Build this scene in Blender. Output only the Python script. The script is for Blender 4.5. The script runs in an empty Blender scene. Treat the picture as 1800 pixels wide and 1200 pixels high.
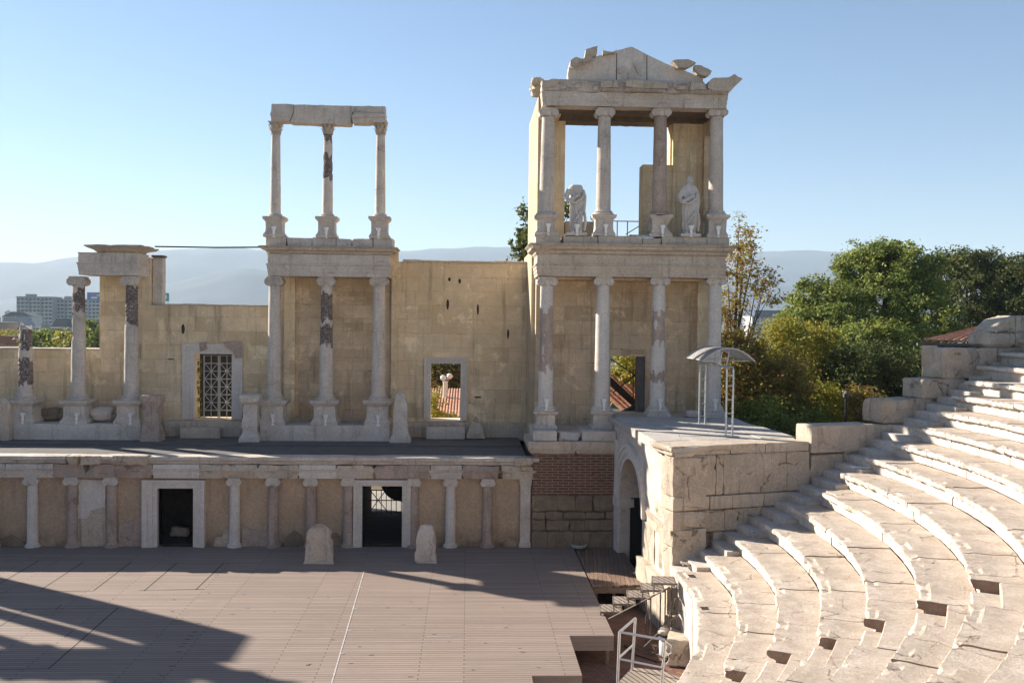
import bpy, math, random
from math import sin, cos, pi, radians, hypot, atan2
from mathutils import Vector, Matrix, noise
random.seed(7)
R = random.random
def U(a, b): return a + (b-a)*R()

# ------------------------------------------------------------------ camera, light
scene = bpy.context.scene
H, F = 8.7, 1700.0                       # eye height over the stage floor, focal length in pixels of an 1800 px wide frame
p_, y_, r_ = radians(1.28), radians(2.65), radians(.63)
FW = Vector((sin(y_)*cos(p_), cos(y_)*cos(p_), -sin(p_)))
RR = Vector((cos(y_), -sin(y_), 0)); UU = RR.cross(FW)
RT = RR*cos(r_) + UU*sin(r_); UP = RT.cross(FW)
cd = bpy.data.cameras.new('camera'); cam = bpy.data.objects.new('camera', cd)
scene.collection.objects.link(cam); scene.camera = cam
m = Matrix((RT, UP, -FW)).transposed().to_4x4(); m.translation = (0, 0, H); cam.matrix_world = m
cd.sensor_width = 36; cd.lens = 36*F/1800; cd.clip_start = .1; cd.clip_end = 60000
sun_to = Vector((-1.62, 1.03, 1.0)).normalized()
SUN_EL = math.asin(sun_to.z); SUN_AZ = atan2(sun_to.x, sun_to.y)
w = bpy.data.worlds.new('World'); scene.world = w; w.use_nodes = True
nt = w.node_tree; sk = nt.nodes.new('ShaderNodeTexSky'); sk.sky_type = 'NISHITA'; sk.sun_disc = False
sk.sun_elevation = SUN_EL; sk.sun_rotation = SUN_AZ; sk.altitude = 200; sk.air_density = 1.0; sk.dust_density = .12; sk.ozone_density = 3.2
nt.links.new(sk.outputs[0], nt.nodes['Background'].inputs[0]); nt.nodes['Background'].inputs[1].default_value = .054
sl = bpy.data.lights.new('sun', 'SUN'); sl.energy = 5.0; sl.angle = radians(.5); sl.color = (1, .915, .79)
so = bpy.data.objects.new('sun', sl); scene.collection.objects.link(so)
so.rotation_euler = sun_to.to_track_quat('Z', 'Y').to_euler(); so.location = (-40, 60, 60)
scene.view_settings.view_transform = 'Standard'; scene.view_settings.look = 'None'
scene.view_settings.exposure = 1.45; scene.view_settings.gamma = 1

def ray(px, py): return FW + RT*((px-900)/F) - UP*((py-600)/F)
def at(px, py, Y):                        # photo pixel at known depth Y -> X, Z
    r = ray(px, py); t = Y/r.y; return r.x*t, H + r.z*t
def X_(px, py, Y): return at(px, py, Y)[0]
def Z_(px, py, Y): return at(px, py, Y)[1]
def on(px, py, z):
    r = ray(px, py); t = (z-H)/r.z; return Vector((r.x*t, r.y*t, z))

# ------------------------------------------------------------------ mesh builder
class MB:
    def __init__(s): s.v = []; s.f = []; s.m = []; s.cm = 0
    def face(s, idx): s.f.append(tuple(idx)); s.m.append(s.cm)
    def poly(s, pts):
        n = len(s.v); s.v += [tuple(p) for p in pts]; s.face(range(n, n+len(pts)))
    def box(s, x0, x1, y0, y1, z0, z1):
        n = len(s.v)
        s.v += [(x, y, z) for z in (z0, z1) for x, y in ((x0, y0), (x1, y0), (x1, y1), (x0, y1))]
        for q in ((0, 3, 2, 1), (4, 5, 6, 7), (0, 1, 5, 4), (1, 2, 6, 5), (2, 3, 7, 6), (3, 0, 4, 7)): s.face([n+i for i in q])
    def loops(s, L, cap=True, closed=True):
        n = len(s.v); k = len(L[0])
        for l in L: s.v += [tuple(p) for p in l]
        for i in range(len(L)-1):
            for j in range(k if closed else k-1):
                a = n+i*k+j; b = n+i*k+(j+1) % k; s.face((a, b, b+k, a+k))
        if cap:
            s.face(reversed(range(n, n+k))); s.face(range(n+(len(L)-1)*k, n+len(L)*k))
    def stack(s, x0, x1, y0, y1, prof, amp=0., step=.3, bite=0., sc=1.6, top=None):
        nx = max(1, int((x1-x0)/step)) if amp or bite else 1; ny = max(1, int((y1-y0)/step)) if amp or bite else 1
        L = []
        pr = prof
        if amp:
            pr = []
            for i, (o, z) in enumerate(prof):
                if i:
                    o0, z0 = prof[i-1]; k = max(1, int(hypot(z-z0, o-o0)/step))
                    for j in range(1, k): pr.append((o0+(o-o0)*j/k, z0+(z-z0)*j/k))
                pr.append((o, z))
        for o, z in pr:
            a, b, c, d = x0-o, x1+o, y0-o, y1+o; l = []
            l += [(a+(b-a)*i/nx, c) for i in range(nx)]; l += [(b, c+(d-c)*i/ny) for i in range(ny)]
            l += [(b-(b-a)*i/nx, d) for i in range(nx)]; l += [(a, d-(d-c)*i/ny) for i in range(ny)]
            q = []
            mx, my = (x0+x1)/2, (y0+y1)/2
            for x, y in l:
                zz = z
                if amp:
                    nv = noise.noise_vector(Vector((x, y, z))*sc*2.2)*amp; x += nv.x; y += nv.y; zz += nv.z*.6
                if bite:
                    b_ = noise.noise(Vector((x*sc, y*sc, z*sc*1.5+3.3)))
                    if b_ > .12:
                        k = min(1, (b_-.12)*5)*bite; dx, dy = mx-x, my-y
                        x += k*max(-1, min(1, dx*4)); y += k*max(-1, min(1, dy*4))
                        if z > (prof[0][1]+prof[-1][1])/2: zz -= k*.5
                q.append((x, y, zz))
            L.append(q)
        s.loops(L)
    def rbox(s, x0, x1, y0, y1, z0, z1, amp=.015, rnd=.03, step=.22, bite=0., sc=1.6):
        r = min(rnd, (z1-z0)*.3, (x1-x0)*.3, (y1-y0)*.3)
        s.stack(x0, x1, y0, y1, [(-r, z0), (0, z0+r), (0, z1-r), (-r*.4, z1-r*.25), (-r, z1)], amp, step, bite, sc)
    def lathe(s, cx, cy, prof, seg=24, wob=0., cap=True, ax='z', a0=0.):
        L = []
        for r, z in prof:
            l = []
            for i in range(seg):
                a = 2*pi*i/seg+a0; rr = r
                if wob: rr += wob*noise.noise(Vector((cos(a)*1.5+cx*3, sin(a)*1.5+cy*3, z*3)))
                if ax == 'z': l.append((cx+rr*cos(a), cy+rr*sin(a), z))
                else: l.append((cx+rr*cos(a), z, cy+rr*sin(a)))       # axis along y: (cx, cy) = x, z
            L.append(l if ax == 'z' else l[::-1])
        s.loops(L, cap)
    def tube(s, pts, r, seg=8):
        pts = [Vector(p) for p in pts]; L = []
        rs = r if isinstance(r, (list, tuple)) else [r]*len(pts)
        for i, p in enumerate(pts):
            d = (pts[min(i+1, len(pts)-1)]-pts[max(i-1, 0)]).normalized()
            a = d.cross(Vector((0, 0, 1)) if abs(d.z) < .9 else Vector((1, 0, 0))).normalized(); b = d.cross(a)
            L.append([p+(a*cos(2*pi*j/seg)+b*sin(2*pi*j/seg))*rs[i] for j in range(seg)])
        s.loops(L)
    def prism(s, pts, y0, y1, amp=0.):          # polygon in x,z extruded along y
        n = len(pts)
        a = [(x, y0, z) for x, z in pts]; b = [(x, y1, z) for x, z in pts]
        k = len(s.v); s.v += a+b
        s.face(range(k, k+n)); s.face(reversed(range(k+n, k+2*n)))
        for i in range(n): j = (i+1) % n; s.face((k+j, k+i, k+n+i, k+n+j))
    def zprism(s, pts, z0, z1):
        n = len(pts); k = len(s.v); s.v += [(x, y, z0) for x, y in pts]+[(x, y, z1) for x, y in pts]
        s.face(reversed(range(k, k+n))); s.face(range(k+n, k+2*n))
        for i in range(n): j = (i+1) % n; s.face((k+i, k+j, k+n+j, k+n+i))
    def rock(s, c, r, amp=.3, seg=14, rings=9, sc=1.2, cut=True):
        L = []
        for i in range(rings+1):
            t = pi*i/rings; l = []
            for j in range(seg):
                a = 2*pi*j/seg; d = Vector((sin(t)*cos(a), sin(t)*sin(a), -cos(t)))
                k = 1+amp*noise.noise(d*sc+Vector(c))+amp*.4*noise.noise(d*sc*3+Vector(c))
                mx = max(abs(d.x), abs(d.y), abs(d.z)); k *= .55+.45/mx*.8 if cut else 1
                l.append((c[0]+d.x*r[0]*k, c[1]+d.y*r[1]*k, max(c[2]+d.z*r[2]*k, c[2]-r[2]*.92)))
            L.append(l)
        s.loops(L)
    def xf(s, M): s.v = [tuple(M @ Vector(p)) for p in s.v]; return s
    def join(s, o):
        n = len(s.v); s.v += o.v; s.f += [tuple(i+n for i in f) for f in o.f]; s.m += o.m; return s

def link(o):
    scene.collection.objects.link(o); return o
def tag(o, label=None, cat=None, group=None, kind=None):
    for k, v in (('label', label), ('category', cat), ('group', group), ('kind', kind)):
        if v: o[k] = v
    return o
def base_of(o):
    l = Vector((0, 0, 0))
    while o: l += o.location; o = o.parent
    return l
def build(name, mb, mats, parent=None, smooth=35, loc=None):
    me = bpy.data.meshes.new(name)
    off = base_of(parent) if parent else Vector(loc or (0, 0, 0))
    me.from_pydata([(v[0]-off.x, v[1]-off.y, v[2]-off.z) for v in mb.v], [], mb.f)
    for mt in (mats if isinstance(mats, (list, tuple)) else [mats]): me.materials.append(mt)
    me.polygons.foreach_set('material_index', mb.m)
    if smooth:
        me.polygons.foreach_set('use_smooth', [True]*len(mb.f)); me.set_sharp_from_angle(angle=radians(smooth))
    me.update()
    o = link(bpy.data.objects.new(name, me)); o.parent = parent
    if not parent: o.location = off
    return o
def thing(name, label, cat, loc, group=None):
    o = link(bpy.data.objects.new(name, None)); o.location = loc; o.empty_display_size = .3
    return tag(o, label, cat, group)

# ------------------------------------------------------------------ materials
class NT:
    def __init__(s, name):
        s.mat = bpy.data.materials.new(name); s.mat.use_nodes = True; s.t = s.mat.node_tree
        s.b = s.t.nodes['Principled BSDF']; s.g = s.n('ShaderNodeNewGeometry').outputs['Position']
    def n(s, t, **k):
        o = s.t.nodes.new(t)
        for a, b in k.items(): setattr(o, a, b)
        return o
    def put(s, sock, v):
        if isinstance(v, bpy.types.NodeSocket): s.t.links.new(v, sock)
        elif isinstance(v, (tuple, list)) and len(v) == 3 and sock.type == 'RGBA': sock.default_value = (*v, 1)
        else: sock.default_value = v
    def map(s, v, sc=(1, 1, 1), rot=(0, 0, 0), loc=(0, 0, 0)):
        o = s.n('ShaderNodeMapping'); s.put(o.inputs[0], v); o.inputs[1].default_value = loc
        o.inputs[2].default_value = rot; o.inputs[3].default_value = sc; return o.outputs[0]
    def noise(s, v, sc, det=6, rough=.6, dist=0, col=False):
        o = s.n('ShaderNodeTexNoise'); s.put(o.inputs['Vector'], v); o.inputs['Scale'].default_value = sc
        o.inputs['Detail'].default_value = det; o.inputs['Roughness'].default_value = rough; o.inputs['Distortion'].default_value = dist
        return o.outputs[1 if col else 0]
    def ramp(s, v, a, b, lo=0., hi=1.):
        o = s.n('ShaderNodeMapRange'); s.put(o.inputs[0], v); o.inputs[1].default_value = a; o.inputs[2].default_value = b
        o.inputs[3].default_value = lo; o.inputs[4].default_value = hi; return o.outputs[0]
    def mix(s, f, a, b, mode='MIX'):
        o = s.n('ShaderNodeMix', data_type='RGBA', blend_type=mode); s.put(o.inputs[0], f); s.put(o.inputs[6], a); s.put(o.inputs[7], b); return o.outputs[2]
    def math(s, op, a, b=0.):
        o = s.n('ShaderNodeMath', operation=op); s.put(o.inputs[0], a); s.put(o.inputs[1], b); return o.outputs[0]
    def vor(s, v, sc, feat='F1', out=0):
        o = s.n('ShaderNodeTexVoronoi', feature=feat); s.put(o.inputs['Vector'], v); o.inputs['Scale'].default_value = sc; return o.outputs[out]
    def vadd(s, a, b, k):
        m_ = s.n('ShaderNodeVectorMath', operation='SUBTRACT'); s.put(m_.inputs[0], b); m_.inputs[1].default_value = (.5, .5, .5)
        q = s.n('ShaderNodeVectorMath', operation='SCALE'); s.put(q.inputs[0], m_.outputs[0]); q.inputs['Scale'].default_value = k
        r = s.n('ShaderNodeVectorMath', operation='ADD'); s.put(r.inputs[0], a); s.put(r.inputs[1], q.outputs[0]); return r.outputs[0]
    def uv(s, flip=None):                       # (x+y, z, 0): works for walls along x and along y
        sp = s.n('ShaderNodeSeparateXYZ'); s.put(sp.inputs[0], s.g); c = s.n('ShaderNodeCombineXYZ')
        s.put(c.inputs[0], s.math('ADD', sp.outputs[0], sp.outputs[1])); s.put(c.inputs[1], sp.outputs[2]); return c.outputs[0]
    def bricks(s, v, w_, h_, mort, c1, c2, cm, bias=0., off=.5, smooth=.1):
        o = s.n('ShaderNodeTexBrick', offset=off); s.put(o.inputs['Vector'], v)
        for k, x in (('Color1', c1), ('Color2', c2), ('Mortar', cm), ('Scale', 1.), ('Mortar Size', mort), ('Mortar Smooth', smooth), ('Bias', bias), ('Brick Width', w_), ('Row Height', h_)): s.put(o.inputs[k], x)
        return o.outputs[0], o.outputs[1]
    def end(s, col, rough=.85, bump=None, st=.5, dist=.02, spec=.25):
        s.put(s.b.inputs['Base Color'], col); s.put(s.b.inputs['Roughness'], rough); s.b.inputs['Specular IOR Level'].default_value = spec
        if bump is not None:
            o = s.n('ShaderNodeBump'); o.inputs['Strength'].default_value = st; o.inputs['Distance'].default_value = dist
            s.put(o.inputs['Height'], bump); s.put(s.b.inputs['Normal'], o.outputs[0])
        return s.mat

def stone(name, c1, c2, dark=(.1, .085, .07), stain=.5, streak=.35, crack=.5, bump=.5, sc=1., lich=(.2, .17, .12), lich_k=.35):
    n = NT(name); P = n.g
    a = n.noise(P, 1.3*sc, 10, .72); c = n.mix(n.ramp(a, .38, .62), c1, c2)
    b = n.noise(P, .55*sc, 9, .75, .6); c = n.mix(n.ramp(b, .5, .66, 0, stain), c, tuple(x*.55+y*.35 for x, y in zip(c1, dark)))
    w2 = n.noise(P, 2.6*sc, 8, .7, .4); c = n.mix(n.ramp(w2, .55, .66, 0, .5), c, tuple(min(1, x*1.22) for x in c1))
    fx = n.noise(P, 15*sc, 8, .8); c = n.mix(n.ramp(fx, .42, .68, 0., .6), c, tuple(x*.58 for x in c2), 'MIX')
    st = n.noise(n.map(P, (6, 6, .4)), 1.1, 9, .68); c = n.mix(n.ramp(st, .54, .70, 0, streak), c, dark)
    l = n.noise(P, 4.2*sc, 12, .85); c = n.mix(n.ramp(l, .58, .66, 0, lich_k), c, lich)
    gr = n.noise(n.map(P, (1.4, 1.4, 8), rot=(.12, .08, 0)), 2.2*sc, 8, .75); c = n.mix(n.ramp(gr, .60, .68, 0, .35), c, tuple(x*.6 for x in lich))
    wv = n.vadd(P, n.noise(P, 2.2, 8, .75, 0, True), .42)
    cr = n.ramp(n.vor(wv, .7*sc, 'DISTANCE_TO_EDGE'), 0, .011, 1, 0)
    cm = n.math('MULTIPLY', cr, n.ramp(n.noise(P, 1.3, 4), .5, .56, 0, crack)); c = n.mix(cm, c, dark)
    pit = n.noise(P, 38*sc, 5, .75); hgt = n.math('ADD', n.math('MULTIPLY', a, 1.2), n.math('MULTIPLY', fx, .8)); hgt = n.math('SUBTRACT', n.math('ADD', hgt, n.math('MULTIPLY', pit, .35)), n.math('MULTIPLY', cm, 1.0))
    return n.end(c, .8, hgt, bump, .05)

def ashlar(name, c1, c2, cm, bw=1.15, bh=.62, mort=.008, stain=.5, streak=.5, bump=.35, dark=(.09, .07, .045), patch=(.52, .35, .17)):
    n = NT(name); P = n.g; v = n.vadd(n.uv(), n.noise(P, 1.3, 3, .5, 0, True), .035)
    v2 = n.map(v, (1, 1, 1), loc=(7.3, .21, 0))
    k1, f1 = n.bricks(v, bw, bh, mort, (1, 1, 1), (0, 0, 0), (.5, .5, .5))
    k2, f2 = n.bricks(v2, bw*1.63, bh*1.0, mort*.5, (1, 1, 1), (0, 0, 0), (.5, .5, .5), off=.37)
    t = n.mix(.45, k1, k2); c = n.mix(t, c1, c2)
    if mort < .015: c = n.mix(n.math('MULTIPLY', n.ramp(k1, .86, .9), n.ramp(n.noise(P, .9, 6, .7), .42, .56, .1, .8)), c, tuple(x*.62+y*.2 for x, y in zip(c2, patch))); c = n.mix(n.math('MULTIPLY', n.ramp(k2, .12, .08), n.ramp(n.noise(P, 1.1, 6, .7), .42, .56, 0, .6)), c, tuple(min(1, x*1.15) for x in c1))
    c = n.mix(n.ramp(n.noise(P, 1.6, 9, .72), .38, .66, 0, .8), c, tuple(x*.68 for x in c1)); c = n.mix(n.ramp(n.noise(P, .7, 9, .75, .5), .55, .62, 0, .55), c, tuple(min(1, x*1.28) for x in c1))
    c = n.mix(n.ramp(n.noise(P, .33, 8, .7, .8), .5, .66, 0, stain*.8), c, patch)
    c = n.mix(n.ramp(n.noise(n.map(P, (3.2, 3.2, .28)), 1., 9, .7), .52, .70, 0, streak), c, dark)
    vs = n.noise(n.map(P, (1.1, 1.1, 2.6)), 1.5, 10, .8); c = n.mix(n.ramp(vs, .64, .7, 0, .75), c, tuple(x*.55 for x in c2))
    c = n.mix(n.ramp(n.noise(P, 11, 7, .75), .42, .75, 0, .35), c, tuple(x*.6 for x in c2))
    ml = n.math('MULTIPLY', f1, n.ramp(n.noise(P, 1.7, 6, .7), .44, .66, .9 if mort > .015 else .05, .95 if mort > .015 else .6)); c = n.mix(ml, c, cm); vk = n.noise(n.map(P, (.8, .8, 3.)), 2.6, 6, .65); c = n.mix(n.math('MULTIPLY', f1, n.ramp(vk, .6, .66)), c, tuple(x*.25 for x in cm))
    hgt = n.math('SUBTRACT', n.math('ADD', n.noise(P, 3, 8, .7), n.math('MULTIPLY', n.noise(P, 24, 5, .7), .25)), n.math('MULTIPLY', f1, 1.3))
    hgt = n.math('SUBTRACT', hgt, n.ramp(vs, .64, .68, 0, .5))
    return n.end(c, .9, hgt, bump*1.6, .06, .15)

M = {}
M['marble'] = stone('grey_marble', (.66, .59, .52), (.50, .435, .375), stain=.55, streak=.4, crack=.5)
M['marble_warm'] = stone('warm_marble', (.60, .51, .41), (.46, .38, .30), stain=.6, streak=.45, lich=(.28, .18, .11))
M['marble_new'] = stone('clean_marble', (.68, .62, .56), (.57, .515, .46), stain=.25, streak=.22, crack=.15, bump=.2, lich_k=.12)
M['marble_pink'] = stone('pink_marble', (.52, .41, .34), (.38, .29, .24), stain=.7, streak=.5, lich=(.2, .1, .07), lich_k=.5, bump=.8)
M['seat'] = stone('seat_marble', (.60, .51, .43), (.42, .34, .27), dark=(.15, .10, .07), stain=.65, streak=0., crack=.95, bump=.7, sc=1.25, lich=(.20, .13, .095), lich_k=.75)
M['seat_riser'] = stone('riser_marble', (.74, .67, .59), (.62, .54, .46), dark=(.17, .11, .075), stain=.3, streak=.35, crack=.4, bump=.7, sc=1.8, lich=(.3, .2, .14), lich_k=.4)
M['seat_side'] = stone('seat_rough_marble', (.40, .29, .22), (.30, .20, .15), dark=(.12, .07, .05), stain=.5, streak=.2, crack=.3, bump=1., sc=2)
M['block'] = stone('weathered_block', (.64, .545, .44), (.46, .375, .285), dark=(.11, .085, .06), stain=.75, streak=.5, crack=.6, bump=1., lich=(.22, .17, .1), lich_k=.45)
M['slab'] = stone('pale_slab', (.50, .46, .42), (.41, .37, .335), dark=(.12, .09, .07), stain=.5, streak=0, crack=.6, bump=.4)
M['ochre'] = ashlar('ochre_ashlar', (.82, .66, .445), (.66, .51, .325), (.20, .14, .085))
M['ochre_dark'] = ashlar('brown_ashlar', (.73, .57, .39), (.53, .395, .255), (.19, .14, .09), bw=.95, bh=.58, mort=.012, stain=.6, patch=(.40, .25, .13))
M['cream'] = ashlar('cream_ashlar', (.56, .46, .33), (.48, .38, .26), (.3, .24, .17), stain=.3, streak=.2)
M['brick'] = ashlar('thin_brick', (.25, .115, .075), (.10, .05, .038), (.31, .24, .18), bw=.42, bh=.105, mort=.021, stain=.4, streak=.3, bump=.6, patch=(.2, .09, .06))
def breccia():
    n = NT('rough_breccia'); P = n.g; v = n.vadd(P, n.noise(P, 6, 3, .5, 0, True), .12)
    q = n.vor(v, 9, 'F1', 1); d = n.vor(v, 9, 'DISTANCE_TO_EDGE')
    sp = n.n('ShaderNodeSeparateColor'); n.put(sp.inputs[0], q)
    c = n.mix(sp.outputs[0], (.25, .20, .175), (.46, .375, .33)); c = n.mix(n.ramp(sp.outputs[1], .75, .8), c, (.42, .36, .33))
    c = n.mix(n.ramp(d, 0, .07, .8, 0), c, (.07, .055, .05)); c = n.mix(n.ramp(n.noise(P, 30, 5), .4, .7, 0, .5), c, (.07, .05, .045))
    return n.end(c, .95, n.math('ADD', n.ramp(d, 0, .2), n.math('MULTIPLY', n.noise(P, 25, 5), .6)), 1., .06)
M['breccia'] = breccia()
def rubble_old():
    n = NT('rubble_masonry'); P = n.g; v = n.map(n.vadd(n.uv(), n.noise(P, 1.8, 3, .5, 0, True), .3), (1, 1.5, 1))
    q = n.vor(v, 1.5, 'F1', 1); d = n.vor(v, 1.5, 'DISTANCE_TO_EDGE'); sp = n.n('ShaderNodeSeparateColor'); n.put(sp.inputs[0], q)
    c = n.mix(sp.outputs[0], (.17, .13, .095), (.28, .225, .165)); c = n.mix(n.ramp(n.noise(P, 5, 8, .75), .4, .7, 0, .7), c, (.10, .08, .06))
    c = n.mix(n.ramp(d, .0, .05, .85, 0), c, (.06, .05, .04))
    return n.end(c, .95, n.math('ADD', n.ramp(d, 0, .12), n.math('MULTIPLY', n.noise(P, 7, 8, .7), .7)), .9, .08)
M['rubble'] = stone('rubble_masonry', (.34, .265, .19), (.20, .15, .105), dark=(.05, .04, .03), stain=.6, streak=.3, crack=.3, bump=1., sc=1.4, lich=(.09, .075, .05), lich_k=.6)

def plaster():
    n = NT('brown_plaster'); P = n.g
    c = n.mix(n.ramp(n.noise(P, .8, 8, .7), .35, .7), (.50, .375, .265), (.38, .28, .19)); c = n.mix(n.ramp(n.noise(P, 9, 8, .8), .42, .68, 0, .6), c, (.21, .15, .10))
    sp = n.n('ShaderNodeSeparateXYZ'); n.put(sp.inputs[0], P)
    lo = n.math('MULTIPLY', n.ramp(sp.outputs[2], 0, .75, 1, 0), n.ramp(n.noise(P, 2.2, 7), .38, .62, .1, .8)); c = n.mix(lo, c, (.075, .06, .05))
    c = n.mix(n.ramp(n.noise(n.map(P, (3.5, 3.5, .35)), 1, 7), .58, .75, 0, .45), c, (.12, .09, .07))
    return n.end(c, .95, n.noise(P, 20, 6, .7), .35, .02, .1)
M['plaster'] = plaster()
def deck(name, c1, c2, cm, bw, bh, mort, rot=0, stain=(.2, .15, .13), bump=.6, sk=.5):
    n = NT(name); P = n.map(n.g, rot=(0, 0, rot)); v = P
    k, f = n.bricks(v, bw, bh, mort, c1, c2, cm, off=.31, smooth=.0)
    c = n.mix(n.ramp(n.noise(n.map(P, (.35, 9, 1)), 1.2, 8, .7), .35, .7, 0, .5), k, tuple(x*.72 for x in c2))
    c = n.mix(n.ramp(n.noise(n.g, .35, 8, .7, .8), .45, .7, 0, sk), c, stain); c = n.mix(n.ramp(n.noise(n.g, 3.1, 10, .8), .66, .7, 0, .6), c, stain)
    c = n.mix(n.ramp(n.noise(n.g, .8, 9, .8), .62, .72, 0, .35), c, tuple(min(1, x*1.35) for x in c1))
    c = n.mix(f, c, cm)
    return n.end(c, .75, n.math('SUBTRACT', n.noise(n.map(P, (2, 30, 1)), 1, 5), n.math('MULTIPLY', f, 1.5)), bump, .015, .25)
M['deck'] = deck('stage_boards', (.325, .252, .212), (.25, .195, .165), (.11, .085, .07), 3.6, .145, .011, sk=.35, bump=.9)
M['old_deck'] = deck('old_planks', (.29, .185, .135), (.17, .11, .08), (.05, .035, .03), 2.5, .15, .005, rot=pi/2+.12, stain=(.3, .24, .19), bump=.9)
M['grey_plank'] = deck('grey_planks', (.36, .30, .25), (.27, .22, .185), (.04, .03, .025), 2.5, .15, .016, rot=pi/2-.35, stain=(.2, .16, .13), bump=.9)
M['paving'] = ashlar('red_brick_paving', (.25, .11, .075), (.18, .08, .06), (.10, .08, .07), bw=.24, bh=.12, mort=.012)
def paving():
    n = NT('red_brick_paving'); P = n.map(n.g, rot=(0, 0, .5)); v = n.vadd(P, n.noise(P, 2, 3, .5, 0, True), .04)
    k, f = n.bricks(v, .25, .125, .012, (.27, .125, .085), (.17, .08, .065), (.09, .07, .06))
    c = n.mix(n.ramp(n.noise(P, 1.4, 9, .75), .42, .7, 0, .7), k, (.13, .10, .08)); c = n.mix(n.ramp(n.noise(P, .5, 6, .7), .58, .68, 0, .7), c, (.09, .10, .045))
    return n.end(c, .95, n.math('SUBTRACT', n.noise(P, 12, 6), f), .8, .03)
M['paving'] = paving()
def simple(name, c, rough=.6, metal=0., var=.25, sc=6., bump=0., c2=None):
    n = NT(name); a = n.noise(n.g, sc, 7, .7); q = n.mix(n.ramp(a, .35, .7, 0, 1), c, c2 or tuple(x*(1-var) for x in c))
    n.b.inputs['Metallic'].default_value = metal
    return n.end(q, rough, n.noise(n.g, sc*4, 5) if bump else None, bump, .02, .4)
M['floor_dark'] = simple('dark_screed', (.125, .115, .11), .9, var=.35, sc=1.7, bump=.3)
M['steel'] = simple('galvanised_steel', (.52, .54, .56), .42, .5, .25, 9)
M['gate'] = simple('grey_painted_iron', (.40, .41, .40), .5, .1, .3, 12)
M['rust'] = simple('rusty_steel', (.22, .18, .155), .7, .3, .4, 14)
M['soffit'] = simple('dark_soffit', (.15, .11, .08), .95, var=.5, sc=2, bump=.6)
M['black'] = simple('dark_void', (.012, .011, .01), .95)  # near-black colour in place of the shade in deep openings
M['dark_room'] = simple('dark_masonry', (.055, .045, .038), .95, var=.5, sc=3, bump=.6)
M['white'] = simple('white_enamel', (.80, .79, .76), .35, var=.08)
M['black_cable'] = simple('black_cable', (.02, .02, .022), .6)
M['timber'] = simple('weathered_timber', (.26, .19, .14), .85, var=.45, sc=5, bump=.5)
M['globe'] = simple('opal_globe', (.82, .78, .74), .25, var=.04)
M['line'] = simple('worn_white_paint', (.56, .52, .49), .8, var=.5, sc=5)
M['panel_gap'] = simple('dark_gap', (.03, .026, .025), .9)
M['concrete'] = simple('pale_concrete', (.26, .25, .235), .9, var=.3, sc=.4, bump=.3)
M['asphalt'] = simple('asphalt', (.06, .06, .06), .9, var=.2)
M['sheet'] = simple('pale_tarpaulin', (.68, .67, .68), .5, var=.15)
M['basin'] = simple('pale_blue_plastic', (.50, .60, .58), .35, var=.15)
def tile():
    n = NT('clay_roof_tiles'); P = n.g
    q = n.vor(n.map(P, (1, 1, 1.5)), 3.4, 'F1', 1); sp = n.n('ShaderNodeSeparateColor'); n.put(sp.inputs[0], q)
    c = n.mix(sp.outputs[0], (.34, .155, .095), (.47, .27, .185)); c = n.mix(n.ramp(n.noise(P, 2.5, 8, .75), .45, .7, 0, .7), c, (.17, .10, .075))
    return n.end(c, .9, n.noise(P, 14, 5), .4, .02)
M['tile'] = tile()
def leaf(name, c1, c2, c3, k3=.15, sc=.55, tr=.35):
    n = NT(name); n_ = n
    c = n.mix(n.ramp(n.noise(n.g, sc, 4, .6), .38, .64), c1, c2)
    c = n.mix(n.ramp(n.noise(n.g, 5.5, 3, .7), .62-k3*.5, .68-k3*.4, 0, .9), c, c3)
    n.end(c, .65, None, spec=.25)
    t = n.n('ShaderNodeBsdfTranslucent'); n.put(t.inputs[0], c); mx = n.n('ShaderNodeMixShader'); mx.inputs[0].default_value = tr
    out = [x for x in n.t.nodes if x.type == 'OUTPUT_MATERIAL'][0]
    n.t.links.new(n.b.outputs[0], mx.inputs[1]); n.t.links.new(t.outputs[0], mx.inputs[2]); n.t.links.new(mx.outputs[0], out.inputs[0])
    return n.mat
M['leaf_green'] = leaf('green_leaves', (.10, .15, .028), (.25, .28, .05), (.38, .35, .10))
M['leaf_dark'] = leaf('dark_green_leaves', (.045, .07, .02), (.11, .125, .03), (.17, .15, .04), tr=.3)
M['leaf_autumn'] = leaf('autumn_leaves', (.16, .22, .04), (.46, .38, .06), (.30, .09, .05), .3, 1.1)
M['leaf_yellow'] = leaf('yellow_green_leaves', (.17, .20, .03), (.36, .33, .04), (.42, .27, .04), .2, .8)
M['leaf_rust'] = leaf('rusty_leaves', (.09, .12, .025), (.20, .16, .035), (.28, .10, .035), .25, .9)
M['bark'] = simple('bark', (.10, .075, .055), .95, var=.5, sc=5, bump=.8)
M['hill'] = simple('hazy_mountain', (.05, .075, .085), .95, var=.75, sc=.0022)
M['glass'] = simple('window_glass', (.035, .045, .055), .2, var=.2)
M['bluepanel'] = simple('dark_blue_panels', (.02, .03, .075), .25, var=.2)

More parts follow.
